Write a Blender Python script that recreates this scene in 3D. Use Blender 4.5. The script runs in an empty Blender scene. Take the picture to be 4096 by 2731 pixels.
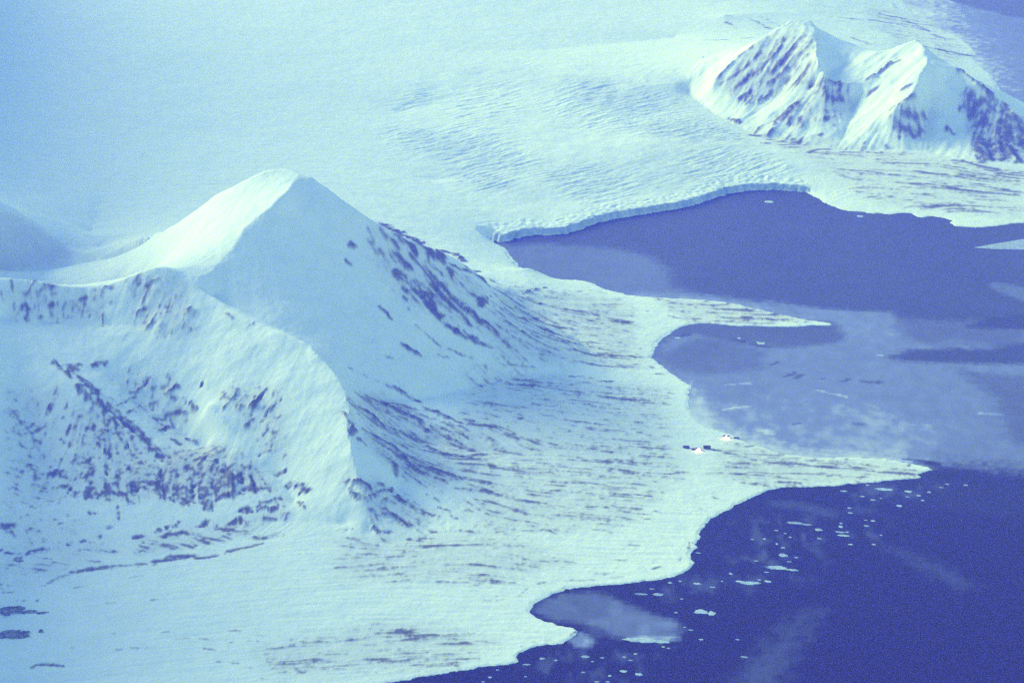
import bpy, math, random
import numpy as np
from mathutils import Vector, Matrix

S = bpy.context.scene
R = math.radians
random.seed(4)

# ------------------------------------------------------------------ camera
CAM_H, PITCH, HFOV = 3000.0, R(20.0), R(30.0)
cd = bpy.data.cameras.new('camera')
cam = bpy.data.objects.new('camera', cd)
S.collection.objects.link(cam)
cam.location = (0, 0, CAM_H)
cam.rotation_euler = (math.pi / 2 - PITCH, 0, 0)
cd.sensor_width = 36
cd.lens = 18 / math.tan(HFOV / 2)
cd.clip_start = 10
cd.clip_end = 200000
S.camera = cam

# ------------------------------------------------------------------ sky and sun
SUN_AZ = (-1.0, 0.70)          # compass direction the light comes from (x, y)
SUN_EL = R(24)
W = bpy.data.worlds.new('World')
S.world = W
W.use_nodes = True
nt = W.node_tree
nt.nodes.clear()
out = nt.nodes.new('ShaderNodeOutputWorld')
bg = nt.nodes.new('ShaderNodeBackground')
sky = nt.nodes.new('ShaderNodeTexSky')
sky.sky_type = 'NISHITA'
sky.sun_disc = False
sky.sun_elevation = SUN_EL
sky.sun_rotation = math.atan2(SUN_AZ[0], SUN_AZ[1])
sky.altitude = 0
sky.air_density = 1.0
sky.dust_density = 0.2
sky.ozone_density = 3.0
tint = nt.nodes.new('ShaderNodeMix')
tint.data_type = 'RGBA'
tint.blend_type = 'MULTIPLY'
tint.inputs[0].default_value = 1.0
tint.inputs[7].default_value = (0.88, 1.10, 0.98, 1)      # dusk cast of the whole photograph
nt.links.new(sky.outputs[0], tint.inputs[6])
nt.links.new(tint.outputs[2], bg.inputs[0])
bg.inputs[1].default_value = 0.0945
nt.links.new(bg.outputs[0], out.inputs[0])

sd = bpy.data.lights.new('sun', 'SUN')
sun = bpy.data.objects.new('sun', sd)
S.collection.objects.link(sun)
sd.energy = 1.60
sd.angle = R(16)
sd.color = (0.88, 1.0, 0.62)
dv = Vector((SUN_AZ[0], SUN_AZ[1], 0)).normalized() * math.cos(SUN_EL) + Vector((0, 0, math.sin(SUN_EL)))
sun.rotation_euler = dv.to_track_quat('Z', 'Y').to_euler()

S.view_settings.view_transform = 'Standard'
S.view_settings.look = 'None'
S.view_settings.gamma = 1
S.view_settings.use_curve_mapping = False
S.view_settings.exposure = 1.5
S.render.engine = 'CYCLES'
S.cycles.max_bounces = 5
S.cycles.diffuse_bounces = 2
S.cycles.volume_bounces = 1
S.cycles.use_denoising = False

# ------------------------------------------------------------------ geometry of the view
T15 = math.tan(HFOV / 2)
CP, SP = math.cos(PITCH), math.sin(PITCH)


def rays(P):
    """photo coordinates (4096 x 2731) -> azimuth and slope (drop per metre of ground distance)"""
    P = np.asarray(P, float)
    u = (P[:, 0] - 2048) / 2048 * T15
    v = (1365.5 - P[:, 1]) / 2048 * T15
    x, y, z = u, CP + v * SP, -SP + v * CP
    h = np.hypot(x, y)
    return np.arctan2(x, y), -z / h


def at(P):
    """rows (X, Y, height) -> world x, y, height"""
    P = np.asarray(P, float)
    az, s = rays(P)
    r = (CAM_H - P[:, 2]) / s
    return np.stack([r * np.sin(az), r * np.cos(az), P[:, 2]], 1)


def flat(P, z=0.0):
    P = np.asarray(P, float)
    return at(np.column_stack([P[:, 0], P[:, 1], np.full(len(P), z)]))[:, :2]


# ------------------------------------------------------------------ coastline
GLACIER_FRONT = [(1962, 955), (2000, 968), (2040, 960), (2081, 949), (2140, 938), (2200, 940), (2260, 936), (2300, 922), (2331, 914),
                 (2390, 890), (2480, 872), (2540, 862), (2600, 852), (2727, 833), (2823, 805), (2918, 773), (3014, 761), (3109, 760),
                 (3192, 766), (3223, 770)]
COAST = [(700, 4600), (1100, 3000), (1330, 2800), (1550, 2731), (1672, 2708), (1800, 2690), (1850, 2680), (1900, 2672), (1960, 2664), (2007, 2662),
         (2040, 2654), (2084, 2646), (2067, 2626), (2082, 2610), (2108, 2598), (2145, 2586), (2186, 2580), (2240, 2577), (2270, 2561), (2317, 2524),
         (2290, 2510), (2245, 2502), (2180, 2484), (2150, 2472), (2132, 2459), (2123, 2443), (2128, 2428), (2150, 2408), (2180, 2390), (2215, 2373),
         (2257, 2362), (2300, 2352), (2346, 2348), (2420, 2342), (2495, 2336), (2570, 2326), (2644, 2318), (2700, 2304), (2733, 2294),
         (2765, 2270), (2778, 2250), (2764, 2236), (2757, 2223), (2772, 2206), (2789, 2190), (2787, 2175), (2799, 2133), (2812, 2108), (2834, 2086),
         (2870, 2060), (2912, 2038), (2955, 2016), (3001, 1993), (3045, 1972), (3090, 1958), (3120, 1950), (3150, 1946), (3220, 1949),
         (3300, 1946), (3391, 1937), (3450, 1933), (3524, 1926), (3603, 1918), (3660, 1915), (3690, 1908), (3660, 1898), (3700, 1888),
         (3730, 1880), (3715, 1868), (3660, 1856), (3618, 1848), (3560, 1838), (3490, 1832), (3380, 1830), (3236, 1828), (3160, 1818), (3100, 1805), (3040, 1786),
         (2985, 1768), (2930, 1740), (2880, 1724), (2842, 1714), (2808, 1696), (2784, 1676), (2762, 1645), (2753, 1612), (2758, 1575),
         (2765, 1545), (2750, 1533), (2734, 1523), (2710, 1507), (2683, 1491), (2660, 1472), (2638, 1453), (2618, 1442), (2610, 1428),
         (2616, 1402), (2632, 1377), (2650, 1356), (2670, 1339), (2695, 1321), (2727, 1307), (2757, 1298), (2791, 1294), (2830, 1294), (2873, 1297),
         (2940, 1303), (3007, 1304), (3100, 1306), (3185, 1307), (3250, 1301), (3312, 1303), (3340, 1296), (3300, 1288), (3240, 1281), (3180, 1270),
         (3120, 1256), (3050, 1240), (2970, 1222), (2900, 1208), (2820, 1200), (2750, 1195), (2670, 1193), (2600, 1188), (2550, 1184),
         (2510, 1179), (2460, 1166), (2420, 1155), (2390, 1142), (2361, 1131), (2330, 1122), (2301, 1119), (2255, 1119), (2212, 1119),
         (2170, 1109), (2129, 1095), (2100, 1080), (2081, 1065), (2066, 1050), (2051, 1034), (2036, 1012), (2021, 995), (2000, 982), (1980, 970)
         ] + GLACIER_FRONT + [
         (3274, 795), (3300, 812), (3331, 827), (3365, 838), (3401, 846), (3440, 846), (3490, 855), (3520, 853), (3554, 859), (3600, 852),
         (3649, 855), (3672, 868), (3694, 873), (3720, 864), (3745, 868), (3775, 872), (3808, 884), (3802, 893), (3821, 904), (3870, 909),
         (3936, 909), (3985, 905), (4031, 897), (4096, 893), (4300, 880), (4700, 866), (5200, 860), (5600, 1400), (5600, 4600)]
FAR_SEA = [(3545, -150), (3580, -40), (3612, 0), (3650, 48), (3690, 80), (3725, 96), (3760, 120), (3800, 132), (3850, 160), (3880, 186), (3905, 215), (3893, 232), (3925, 268), (3965, 300), (4020, 390), (4080, 450), (4200, 480), (4800, 480), (4800, -150)]
coast_w = flat(COAST)
far_w = flat(FAR_SEA)
n_gl0 = COAST.index((1962, 955))
gl_idx = set(range(n_gl0, n_gl0 + len(GLACIER_FRONT) - 1))

# ------------------------------------------------------------------ coarse height field: ridges, gullies and feet held, the rest relaxed between
DA = 0.0015
A0, A1, L0, L1 = -0.66, 0.48, math.log(4000), math.log(22000)
NA, NL = int((A1 - A0) / DA) + 1, int((L1 - L0) / DA) + 1
val = np.zeros((NL, NA), np.float32)
wgt = np.zeros((NL, NA), np.float32)


def hold(W3):
    """fix heights along a world polyline"""
    W3 = np.asarray(W3, float)
    for a, b in zip(W3[:-1], W3[1:]):
        n = int(np.hypot(*(b - a)[:2]) / 4) + 2
        t = np.linspace(0, 1, n)[:, None]
        p = a + (b - a) * t
        i = np.rint((np.log(np.hypot(p[:, 0], p[:, 1])) - L0) / DA).astype(int)
        j = np.rint((np.arctan2(p[:, 0], p[:, 1]) - A0) / DA).astype(int)
        ok = (i >= 0) & (i < NL) & (j >= 0) & (j < NA)
        np.add.at(val, (i[ok], j[ok]), p[ok, 2])
        np.add.at(wgt, (i[ok], j[ok]), 1)


def inside(px, py, poly):
    c = np.zeros(px.shape, bool)
    x0, y0 = poly[-1]
    for x1, y1 in poly:
        if y1 != y0:
            hit = ((y1 > py) != (y0 > py))
            c ^= hit & (px < (x0 - x1) * (py - y1) / (y0 - y1) + x1)
        x0, y0 = x1, y1
    return c


# main massif
CREST = at([(620, 1062, 585), (595, 1071, 575), (536, 1098, 550), (470, 1125, 525), (411, 1148, 505), (286, 1146, 510), (208, 1137, 520), (143, 1122, 535), (60, 1115, 545), (0, 1113, 550), (-150, 1105, 560)])
hold(np.column_stack([CREST[:, 0] - 130, CREST[:, 1] + 520, [330, 300, 265, 240, 225, 220, 220, 225, 230, 235, 250]]))
hold(at([(1196, 689, 820), (1149, 768, 785), (1089, 824, 742), (1006, 887, 688), (976, 917, 668), (935, 988, 620), (887, 1024, 592), (857, 1071, 566), (821, 1089, 557), (792, 1096, 555)]))
hold(at([(1196, 689, 820), (1155, 677, 825), (1060, 681, 818), (1012, 708, 788), (952, 738, 748), (863, 780, 688), (792, 845, 596), (708, 893, 495), (607, 934, 375), (500, 965, 270), (400, 990, 205)]))
hold(at([(792, 1096, 555), (738, 1089, 560), (679, 1068, 580), (631, 1062, 585), (595, 1071, 575), (536, 1098, 550), (470, 1125, 525), (411, 1148, 505), (286, 1146, 510), (208, 1137, 520), (143, 1122, 535), (60, 1115, 545), (0, 1113, 550), (-150, 1105, 560), (-400, 1080, 640), (-700, 1000, 800)]))
hold(at([(-100, 1100, 195), (0, 1100, 192), (120, 1088, 188), (240, 1072, 186), (350, 1050, 190), (500, 1030, 215), (620, 1018, 270), (720, 1010, 350)]))
hold(at([(792, 1096, 555), (798, 1155, 515), (851, 1188, 492), (917, 1235, 467), (976, 1262, 455), (1060, 1304, 437), (1131, 1333, 427), (1238, 1373, 407), (1265, 1410, 392), (1298, 1443, 372), (1357, 1520, 332), (1385, 1575, 306), (1396, 1615, 285), (1390, 1717, 242), (1400, 1780, 212), (1425, 1880, 160), (1450, 1980, 112), (1462, 2050, 75), (1485, 2130, 32)]))
R5 = at([(1196, 689, 820), (1240, 702, 812), (1290, 740, 780), (1360, 790, 735), (1430, 840, 685), (1500, 890, 634), (1560, 920, 594), (1640, 960, 540), (1720, 990, 500), (1800, 1015, 440), (1860, 1050, 380), (1920, 1100, 300), (1950, 1130, 245), (1990, 1180, 170), (2060, 1238, 100), (2150, 1285, 58), (2300, 1330, 38)])
hold(R5)
hold(np.column_stack([R5[1:13, 0] + 330, R5[1:13, 1] + 900, np.linspace(170, 45, 12)]))
hold(at([(850, 1180, 480), (900, 1216, 456), (976, 1250, 436), (1060, 1290, 414), (1160, 1337, 378), (1262, 1404, 335), (1330, 1468, 290), (1420, 1560, 215), (1500, 1600, 165), (1650, 1600, 125), (1850, 1560, 95), (2100, 1500, 65), (2400, 1480, 35)]))
hold(at([(1560, 1720, 130), (1700, 1770, 80), (1900, 1800, 50), (2100, 1820, 38)]))
hold(at([(1590, 1950, 78), (1720, 2050, 40), (1700, 2150, 27), (1560, 2170, 26)]))
hold(at([(0, 1280, 425), (100, 1290, 415), (200, 1290, 402), (400, 1310, 388), (560, 1300, 405), (640, 1290, 425)]))
hold(at([(195, 1430, 335), (300, 1520, 300), (420, 1620, 238), (530, 1720, 180), (650, 1835, 122)]))
hold(at([(420, 1470, 300), (560, 1600, 215), (700, 1700, 150), (820, 1800, 105)]))
hold(at([(60, 1450, 330), (100, 1650, 215), (160, 1850, 130), (200, 2000, 85)]))
hold(at([(830, 1610, 255), (940, 1730, 188), (1050, 1840, 130), (1120, 1910, 95), (1180, 2010, 60)]))
hold(at([(-300, 2250, 70), (-100, 2200, 60), (100, 2180, 50), (300, 2170, 48), (500, 2160, 45), (700, 2120, 46), (900, 2095, 46), (1100, 2085, 46), (1250, 2080, 50), (1390, 2100, 40)]))
hold(at([(180, 2335, 33), (440, 2265, 33), (600, 2250, 32), (770, 2220, 32), (890, 2205, 33), (1100, 2150, 36)]))
hold(at([(-200, 2480, 28), (500, 2480, 24), (1000, 2450, 22), (1500, 2350, 22), (2000, 2210, 22), (2400, 2010, 22), (2610, 1800, 18), (2520, 1620, 22), (2380, 1430, 28), (2300, 1330, 36)]))
hold(at([(-200, 2750, 12), (600, 2700, 11), (1200, 2640, 8)]))
# shaded hill at the left edge
hold(at([(-500, 480, 930), (-300, 640, 720), (-100, 740, 540), (0, 804, 450), (60, 830, 415), (119, 869, 362), (179, 911, 312), (238, 949, 266), (286, 976, 232), (340, 1005, 205)]))
# snow plain and ice cap
hold(at([(360, 930, 205), (420, 780, 215), (300, 600, 270)]))
hold(at([(200, 520, 300), (500, 500, 262), (1000, 550, 205), (1400, 640, 165)]))
hold(at([(-300, 200, 430), (600, 200, 380), (1400, 220, 300), (2200, 200, 240), (2700, 150, 230)]))
hold(at([(-300, -50, 520), (1000, -60, 480), (2000, -50, 400), (3000, -50, 280), (3400, -60, 120)]))
hold(at([(1938, 940, 40), (1850, 890, 70), (1700, 800, 120), (1500, 700, 155)]))
# glacier
hold(at([(1750, 720, 95), (2100, 640, 115), (2600, 560, 125), (3000, 580, 105), (3150, 660, 75)]))
hold(at([(1600, 450, 165), (2000, 330, 215), (2250, 300, 225), (2500, 350, 200), (2700, 330, 205)]))
# far mountains
hold(at([(3185, 76, 625), (3134, 102, 590), (3096, 121, 560), (3039, 165, 500), (2994, 191, 460), (2956, 223, 410), (2918, 254, 365), (2873, 299, 300), (2854, 337, 250)]))
hold(at([(3185, 76, 625), (3210, 88, 612), (3245, 82, 612), (3256, 140, 560), (3265, 210, 500), (3280, 255, 455), (3300, 288, 410)]))
hold(at([(3668, 156, 585), (3618, 172, 560), (3579, 191, 525), (3490, 216, 480), (3395, 254, 415), (3331, 286, 375), (3300, 288, 400)]))
hold(at([(3681, 197, 545), (3592, 235, 480), (3516, 280, 420), (3465, 331, 358), (3363, 331, 352), (3300, 318, 350), (3240, 356, 292), (3204, 405, 235), (3109, 490, 130)]))
hold(at([(3681, 197, 545), (3668, 156, 585), (3703, 203, 552), (3705, 254, 505), (3681, 300, 450), (3665, 356, 385), (3630, 400, 330), (3590, 430, 288), (3548, 475, 220), (3520, 550, 110)]))
hold(at([(3705, 254, 505), (3760, 262, 488), (3840, 273, 460), (3910, 331, 400), (3967, 362, 360), (4012, 401, 312), (4056, 452, 258), (4096, 475, 230), (4200, 520, 150), (4350, 600, 60)]))
hold(at([(3783, 305, 420), (3846, 420, 270), (3880, 520, 150)]))
hold(at([(3740, 330, 400), (3720, 450, 220), (3690, 560, 110)]))
hold(at([(3420, 420, 215), (3400, 500, 140), (3380, 560, 80)]))
hold(at([(3150, 330, 300), (3050, 420, 175), (2990, 480, 110)]))
hold(at([(4200, 640, 40), (4096, 655, 50), (3900, 650, 60), (3700, 605, 70), (3500, 605, 60), (3300, 595, 55), (3100, 560, 60), (3000, 530, 72), (2850, 450, 110), (2750, 370, 150)]))
hold(at([(3300, 760, 22), (3600, 790, 20), (3850, 830, 16), (4100, 850, 14), (4400, 830, 14)]))
hold(at([(2900, 60, 300), (3250, 40, 190), (3450, 80, 110), (3600, 130, 60), (3750, 190, 45)]))
# unseen range added along the left to shade that side: foot and crest
hold([(-2250, 5400, 110), (-2850, 7300, 480), (-3150, 8800, 560)])
hold([(-3300, 9300, 420), (-3650, 10500, 360), (-4450, 13000, 450), (-5300, 15300, 540), (-6000, 17500, 600)])
hold([(-3300, 4600, 900), (-3450, 5600, 1400), (-3850, 7200, 1720), (-4400, 9000, 1800), (-5000, 11000, 2050), (-5750, 13500, 2350), (-6500, 16000, 2600), (-7400, 18500, 2700), (-8400, 21000, 2700)])

aa = A0 + DA * np.arange(NA)
ll = L0 + DA * np.arange(NL)
GA, GL = np.meshgrid(aa, ll)
gx, gy = np.exp(GL) * np.sin(GA), np.exp(GL) * np.cos(GA)
sea_c = inside(gx, gy, coast_w) | inside(gx, gy, far_w)


def shore_heights(poly, zfun):
    n = len(poly)
    for k in range(n):
        a, b = poly[k], poly[(k + 1) % n]
        z = zfun(k)
        hold([(a[0], a[1], z), (b[0], b[1], z)])


fixed_before = wgt > 0
val[sea_c & fixed_before] = 0
wgt[sea_c] = 0
shore_heights(coast_w, lambda k: 32.0 if k in gl_idx else 3.0)
shore_heights(far_w, lambda k: 3.0)
fix = wgt > 0
hv = np.where(fix, val / np.maximum(wgt, 1), 0).astype(np.float32)
deep = sea_c & ~fix
hv[deep] = -14
fix |= deep


def relax(hv, fix, level):
    if min(hv.shape) > 40:
        n0, n1 = (hv.shape[0] + 1) // 2, (hv.shape[1] + 1) // 2
        p0, p1 = n0 * 2 - hv.shape[0], n1 * 2 - hv.shape[1]
        hp = np.pad(hv * fix, ((0, p0), (0, p1)))
        fp = np.pad(fix.astype(np.float32), ((0, p0), (0, p1)))
        s = hp.reshape(n0, 2, n1, 2).sum((1, 3))
        c = fp.reshape(n0, 2, n1, 2).sum((1, 3))
        z = relax((s / np.maximum(c, 1)).astype(np.float32), c > 0, level + 1)
        z = np.repeat(np.repeat(z, 2, 0), 2, 1)[:hv.shape[0], :hv.shape[1]]
    else:
        z = np.full(hv.shape, hv[fix].mean(), np.float32)
    z = np.where(fix, hv, z)
    for it in range(60 if level == 0 else 120):
        p = np.pad(z, 1, mode='edge')
        z = np.where(fix, hv, 0.25 * (p[:-2, 1:-1] + p[2:, 1:-1] + p[1:-1, :-2] + p[1:-1, 2:]))
    return z


base = relax(hv, fix, 0)
p = np.pad(base, 1, mode='edge')          # take the razor edge off the crests
base = 0.6 * base + 0.1 * (p[:-2, 1:-1] + p[2:, 1:-1] + p[1:-1, :-2] + p[1:-1, 2:])


def bil(F, a, l):
    """bilinear look-up of a coarse field at azimuth a, log distance l"""
    fi = np.clip((l - L0) / DA, 0, NL - 1.001)
    fj = np.clip((a - A0) / DA, 0, NA - 1.001)
    i, j = fi.astype(np.int32), fj.astype(np.int32)
    u, v = (fi - i).astype(np.float32), (fj - j).astype(np.float32)
    return (F[i, j] * (1 - u) + F[i + 1, j] * u) * (1 - v) + (F[i, j + 1] * (1 - u) + F[i + 1, j + 1] * u) * v


# ------------------------------------------------------------------ noise
def noise2(x, y, seed):
    """gradient noise, about -1..1"""
    xi, yi = np.floor(x), np.floor(y)
    xf, yf = (x - xi).astype(np.float32), (y - yi).astype(np.float32)
    xi, yi = xi.astype(np.int64), yi.astype(np.int64)

    def g(ix, iy, dx, dy):
        h = (ix * 374761393 + iy * 668265263 + seed * 974634777) & 0xFFFFFFFF
        h = ((h ^ (h >> 13)) * 1274126177) & 0xFFFFFFFF
        h = (h ^ (h >> 16)) & 1023
        return TAB[h, 0] * dx + TAB[h, 1] * dy
    u = xf * xf * xf * (xf * (xf * 6 - 15) + 10)
    v = yf * yf * yf * (yf * (yf * 6 - 15) + 10)
    n00, n10 = g(xi, yi, xf, yf), g(xi + 1, yi, xf - 1, yf)
    n01, n11 = g(xi, yi + 1, xf, yf - 1), g(xi + 1, yi + 1, xf - 1, yf - 1)
    return 1.5 * ((n00 * (1 - u) + n10 * u) * (1 - v) + (n01 * (1 - u) + n11 * u) * v)


_t = np.arange(1024) / 1024 * 2 * np.pi
TAB = np.stack([np.cos(_t), np.sin(_t)], 1).astype(np.float32)


def fbm(x, y, size, octaves, seed, gain=0.5):
    s, amp = 0, 1.0
    for o in range(octaves):
        s = s + amp * noise2(x / size, y / size, seed + o)
        size, amp = size / 2.03, amp * gain
    return s


def step(a, b, x):
    t = np.clip((x - a) / (b - a), 0, 1)
    return t * t * (3 - 2 * t)


# ------------------------------------------------------------------ fine grid in plan (azimuth x log distance from the middle of the picture)
azs = np.concatenate([np.linspace(-0.95, -0.40, 60)[:-1], np.linspace(-0.40, -0.312, 60)[:-1], np.arange(-0.312, 0.312, 0.00053), np.linspace(0.312, 0.60, 70)[1:]])
lrs = np.concatenate([np.linspace(math.log(3000), math.log(4750), 60)[:-1], np.arange(math.log(4750), math.log(18200), 0.00102), np.linspace(math.log(18200), math.log(90000), 60)[1:]])
ma, ml = len(azs), len(lrs)
FA, FL = np.meshgrid(azs, lrs)
FR = np.exp(FL)
fx, fy = FR * np.sin(FA), FR * np.cos(FA)
zb = bil(base, FA, FL)

def step_(t):
    return t * t * (3 - 2 * t)


# flow lines: noise dragged along the fall line gives gullies and wind-laid streaks
sm = base.copy()
for it in range(10):
    p = np.pad(sm, 1, mode='edge')
    sm = 0.2 * (sm + p[:-2, 1:-1] + p[2:, 1:-1] + p[1:-1, :-2] + p[1:-1, 2:])
gl_, ga_ = np.gradient(sm)
gm = np.hypot(gl_, ga_) + 1e-6
slope = (gm / DA / np.exp(ll)[:, None]).astype(np.float32)
dl_, da_ = (gl_ / gm).astype(np.float32), (ga_ / gm).astype(np.float32)
_fl = 1 - step_(np.clip((slope - .03) / .09, 0, 1))          # on the flats the streaks lie with the wind, roughly along the shore
dl_ = dl_ * (1 - _fl) + _fl * np.where(da_ < 0, .06, -.06) * np.sign(.5 - (da_ < 0))
da_ = np.where(da_ < 0, -1, 1) * (np.abs(da_) * (1 - _fl) + _fl)
rng = np.random.default_rng(7)


def drag(cell, steps, h):
    """white noise at roughly `cell` coarse cells, averaged along the fall line (line integral convolution) on a doubled grid"""
    n0, n1 = NL * 2 // cell, NA * 2 // cell
    wn = rng.standard_normal((n0 + 2, n1 + 2)).astype(np.float32)
    I, J = np.meshgrid(np.arange(NL * 2) / 2.0, np.arange(NA * 2) / 2.0, indexing='ij')
    acc = np.zeros(I.shape, np.float32)

    def look(F, a, b, sc=1.0):
        a, b = np.clip(a * sc, 0, F.shape[0] - 1.01), np.clip(b * sc, 0, F.shape[1] - 1.01)
        i, j = a.astype(np.int32), b.astype(np.int32)
        u, v = (a - i).astype(np.float32), (b - j).astype(np.float32)
        return (F[i, j] * (1 - u) + F[i + 1, j] * u) * (1 - v) + (F[i, j + 1] * (1 - u) + F[i + 1, j + 1] * u) * v
    for sgn in (1, -1):
        a, b = I.astype(np.float32), J.astype(np.float32)
        for k in range(steps):
            acc += look(wn, a, b, 2.0 / cell)
            ia, ib = np.clip(np.rint(a), 0, NL - 1).astype(np.int32), np.clip(np.rint(b), 0, NA - 1).astype(np.int32)
            a = a + sgn * h * dl_[ia, ib]
            b = b + sgn * h * da_[ia, ib]
    return acc / acc.std()


# only the part in and near the picture matters for the streaks
streak0 = drag(1, 9, 0.7)
streak = drag(2, 11, 0.9)
streak2 = drag(5, 16, 1.1)


def bil2(F, a, l):
    fi = np.clip((l - L0) / DA * 2, 0, F.shape[0] - 1.001)
    fj = np.clip((a - A0) / DA * 2, 0, F.shape[1] - 1.001)
    i, j = fi.astype(np.int32), fj.astype(np.int32)
    u, v = (fi - i).astype(np.float32), (fj - j).astype(np.float32)
    return (F[i, j] * (1 - u) + F[i + 1, j] * u) * (1 - v) + (F[i, j + 1] * (1 - u) + F[i + 1, j + 1] * u) * v


st0 = bil2(streak0, FA, FL)
st1 = bil2(streak, FA, FL)
st2 = bil2(streak2, FA, FL)
slp = bil(slope, FA, FL)


# ------------------------------------------------------------------ photo-traced features carried to the ground
def hit(P):
    """first place where the line of sight through photo points meets the land"""
    az, s = rays(P)
    t = np.linspace(math.log(4300), math.log(20000), 1600)
    r = np.exp(t)
    z = bil(base, az[:, None] + 0 * t, t[None, :] + 0 * az[:, None])
    z = np.maximum(z, 0)
    d = (CAM_H - s[:, None] * r[None, :]) - z
    k = np.argmax(d < 0, 1)
    k[k == 0] = len(t) - 1
    i = np.arange(len(k))
    d0, d1 = d[i, k - 1], d[i, k]
    f = np.clip(d0 / (d0 - d1 + 1e-9), 0, 1)
    rr = r[k - 1] + (r[k] - r[k - 1]) * f
    zz = CAM_H - s * rr
    return np.stack([rr * np.sin(az), rr * np.cos(az), zz], 1)


def refine(P, n=14.0):
    P = np.asarray(P, float)
    o = [P[:1]]
    for a, b in zip(P[:-1], P[1:]):
        k = max(1, int(np.hypot(*(b - a)) / n))
        o.append(a + (b - a) * (np.arange(1, k + 1) / k)[:, None])
    return np.concatenate(o)


FPX = T15 / 2048        # angle of one photo pixel


def segdist(px, py, pz, a, b):
    d = b - a
    L2 = float(d @ d) + 1e-9
    t = np.clip(((px - a[0]) * d[0] + (py - a[1]) * d[1] + (pz - a[2]) * d[2]) / L2, 0, 1)
    return np.sqrt((px - a[0] - t * d[0]) ** 2 + (py - a[1] - t * d[1]) ** 2 + (pz - a[2] - t * d[2]) ** 2)


wob = fbm(fx, fy, 55, 2, 91)
wob2 = fbm(fx, fy, 22, 2, 95)


def stamp(field, P, wpx, strength, zsurf, ground=True):
    """lay a ragged band of the given photo width along a traced line, in world metres"""
    Q = refine(P)
    W3 = hit(Q) if ground else np.column_stack([flat(Q), np.zeros(len(Q))])
    if len(W3) == 1:
        W3 = np.concatenate([W3, W3 + 0.5])
        Q = np.concatenate([Q, Q + (4, 0)])
    for k in range(len(W3) - 1):
        a, b = W3[k], W3[k + 1]
        r = math.hypot(a[0], a[1])
        if np.linalg.norm(b - a) > 0.08 * r:
            continue
        dist = math.sqrt(r * r + (CAM_H - a[2]) ** 2)
        dx, dy = Q[k + 1] - Q[k]
        horiz = abs(dx) / (abs(dx) + abs(dy) + 1e-6)
        la, lb = math.log(r), math.atan2(a[0], a[1])
        s_here = float(bil(slope, np.array([lb]), np.array([la]))[0]) if ground else 0.0
        cosi = min(1.0, math.sin(math.atan2(CAM_H - a[2], r) + 0.8 * math.atan(s_here)))
        w = 0.5 * wpx * FPX * dist * (1 + (1 / max(cosi, .25) - 1) * horiz * 0.8)
        m = w * 2.2 + 14
        i0, i1 = np.searchsorted(lrs, [math.log(max(3001, min(math.hypot(*a[:2]), math.hypot(*b[:2])) - m)), math.log(max(math.hypot(*a[:2]), math.hypot(*b[:2])) + m)])
        j0, j1 = np.searchsorted(azs, [min(math.atan2(a[0], a[1]), math.atan2(b[0], b[1])) - m / r, max(math.atan2(a[0], a[1]), math.atan2(b[0], b[1])) + m / r])
        if i1 <= i0 or j1 <= j0:
            continue
        sl = (slice(i0, i1), slice(j0, j1))
        d = segdist(fx[sl], fy[sl], zsurf[sl], a, b)
        d = d + w * (0.6 * wob[sl] + 0.55 * wob2[sl] + .30 * st1[sl])
        v = strength * (1 - step(0.55 * w, 1.4 * w, d))
        np.maximum(field[sl], v, out=field[sl])


def region(field, poly, value, feather, ground=True, mode='max'):
    """fill a traced outline; feather in metres"""
    W3 = hit(refine(poly + poly[:1], 60)) if ground else np.column_stack([flat(refine(poly + poly[:1], 60)), ])
    poly2 = W3[:, :2]
    r = np.hypot(poly2[:, 0], poly2[:, 1])
    az = np.arctan2(poly2[:, 0], poly2[:, 1])
    i0, i1 = np.searchsorted(lrs, [math.log(max(3001, r.min() - feather * 2)), math.log(r.max() + feather * 2)])
    j0, j1 = np.searchsorted(azs, [az.min() - feather * 2 / r.min(), az.max() + feather * 2 / r.min()])
    sl = (slice(i0, i1), slice(j0, j1))
    X, Y = fx[sl] + feather * 0.5 * wob[sl], fy[sl] + feather * 0.5 * wob2[sl]
    q = 3
    Xs, Ys = X[::q, ::q], Y[::q, ::q]
    inn = inside(Xs, Ys, poly2)
    d = np.full(Xs.shape, 1e9)
    for k in range(len(poly2) - 1):
        a, b = poly2[k], poly2[k + 1]
        e = b - a
        t = np.clip(((Xs - a[0]) * e[0] + (Ys - a[1]) * e[1]) / (e @ e + 1e-9), 0, 1)
        np.minimum(d, np.hypot(Xs - a[0] - t * e[0], Ys - a[1] - t * e[1]), out=d)
    sdf = np.where(inn, d, -d)
    sdf = np.repeat(np.repeat(sdf, q, 0), q, 1)[:X.shape[0], :X.shape[1]]
    w = step(-feather, feather, sdf) if feather > 0 else inn
    if mode == 'max':
        np.maximum(field[sl], value * w, out=field[sl])
    else:
        field[sl] += (value - field[sl]) * w


def zoomed(x0, y0, sc, items):
    for w, pts in items:
        yield w * sc, [(x0 + sc * x, y0 + sc * y) for x, y in pts]


ROCKS = []
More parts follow.
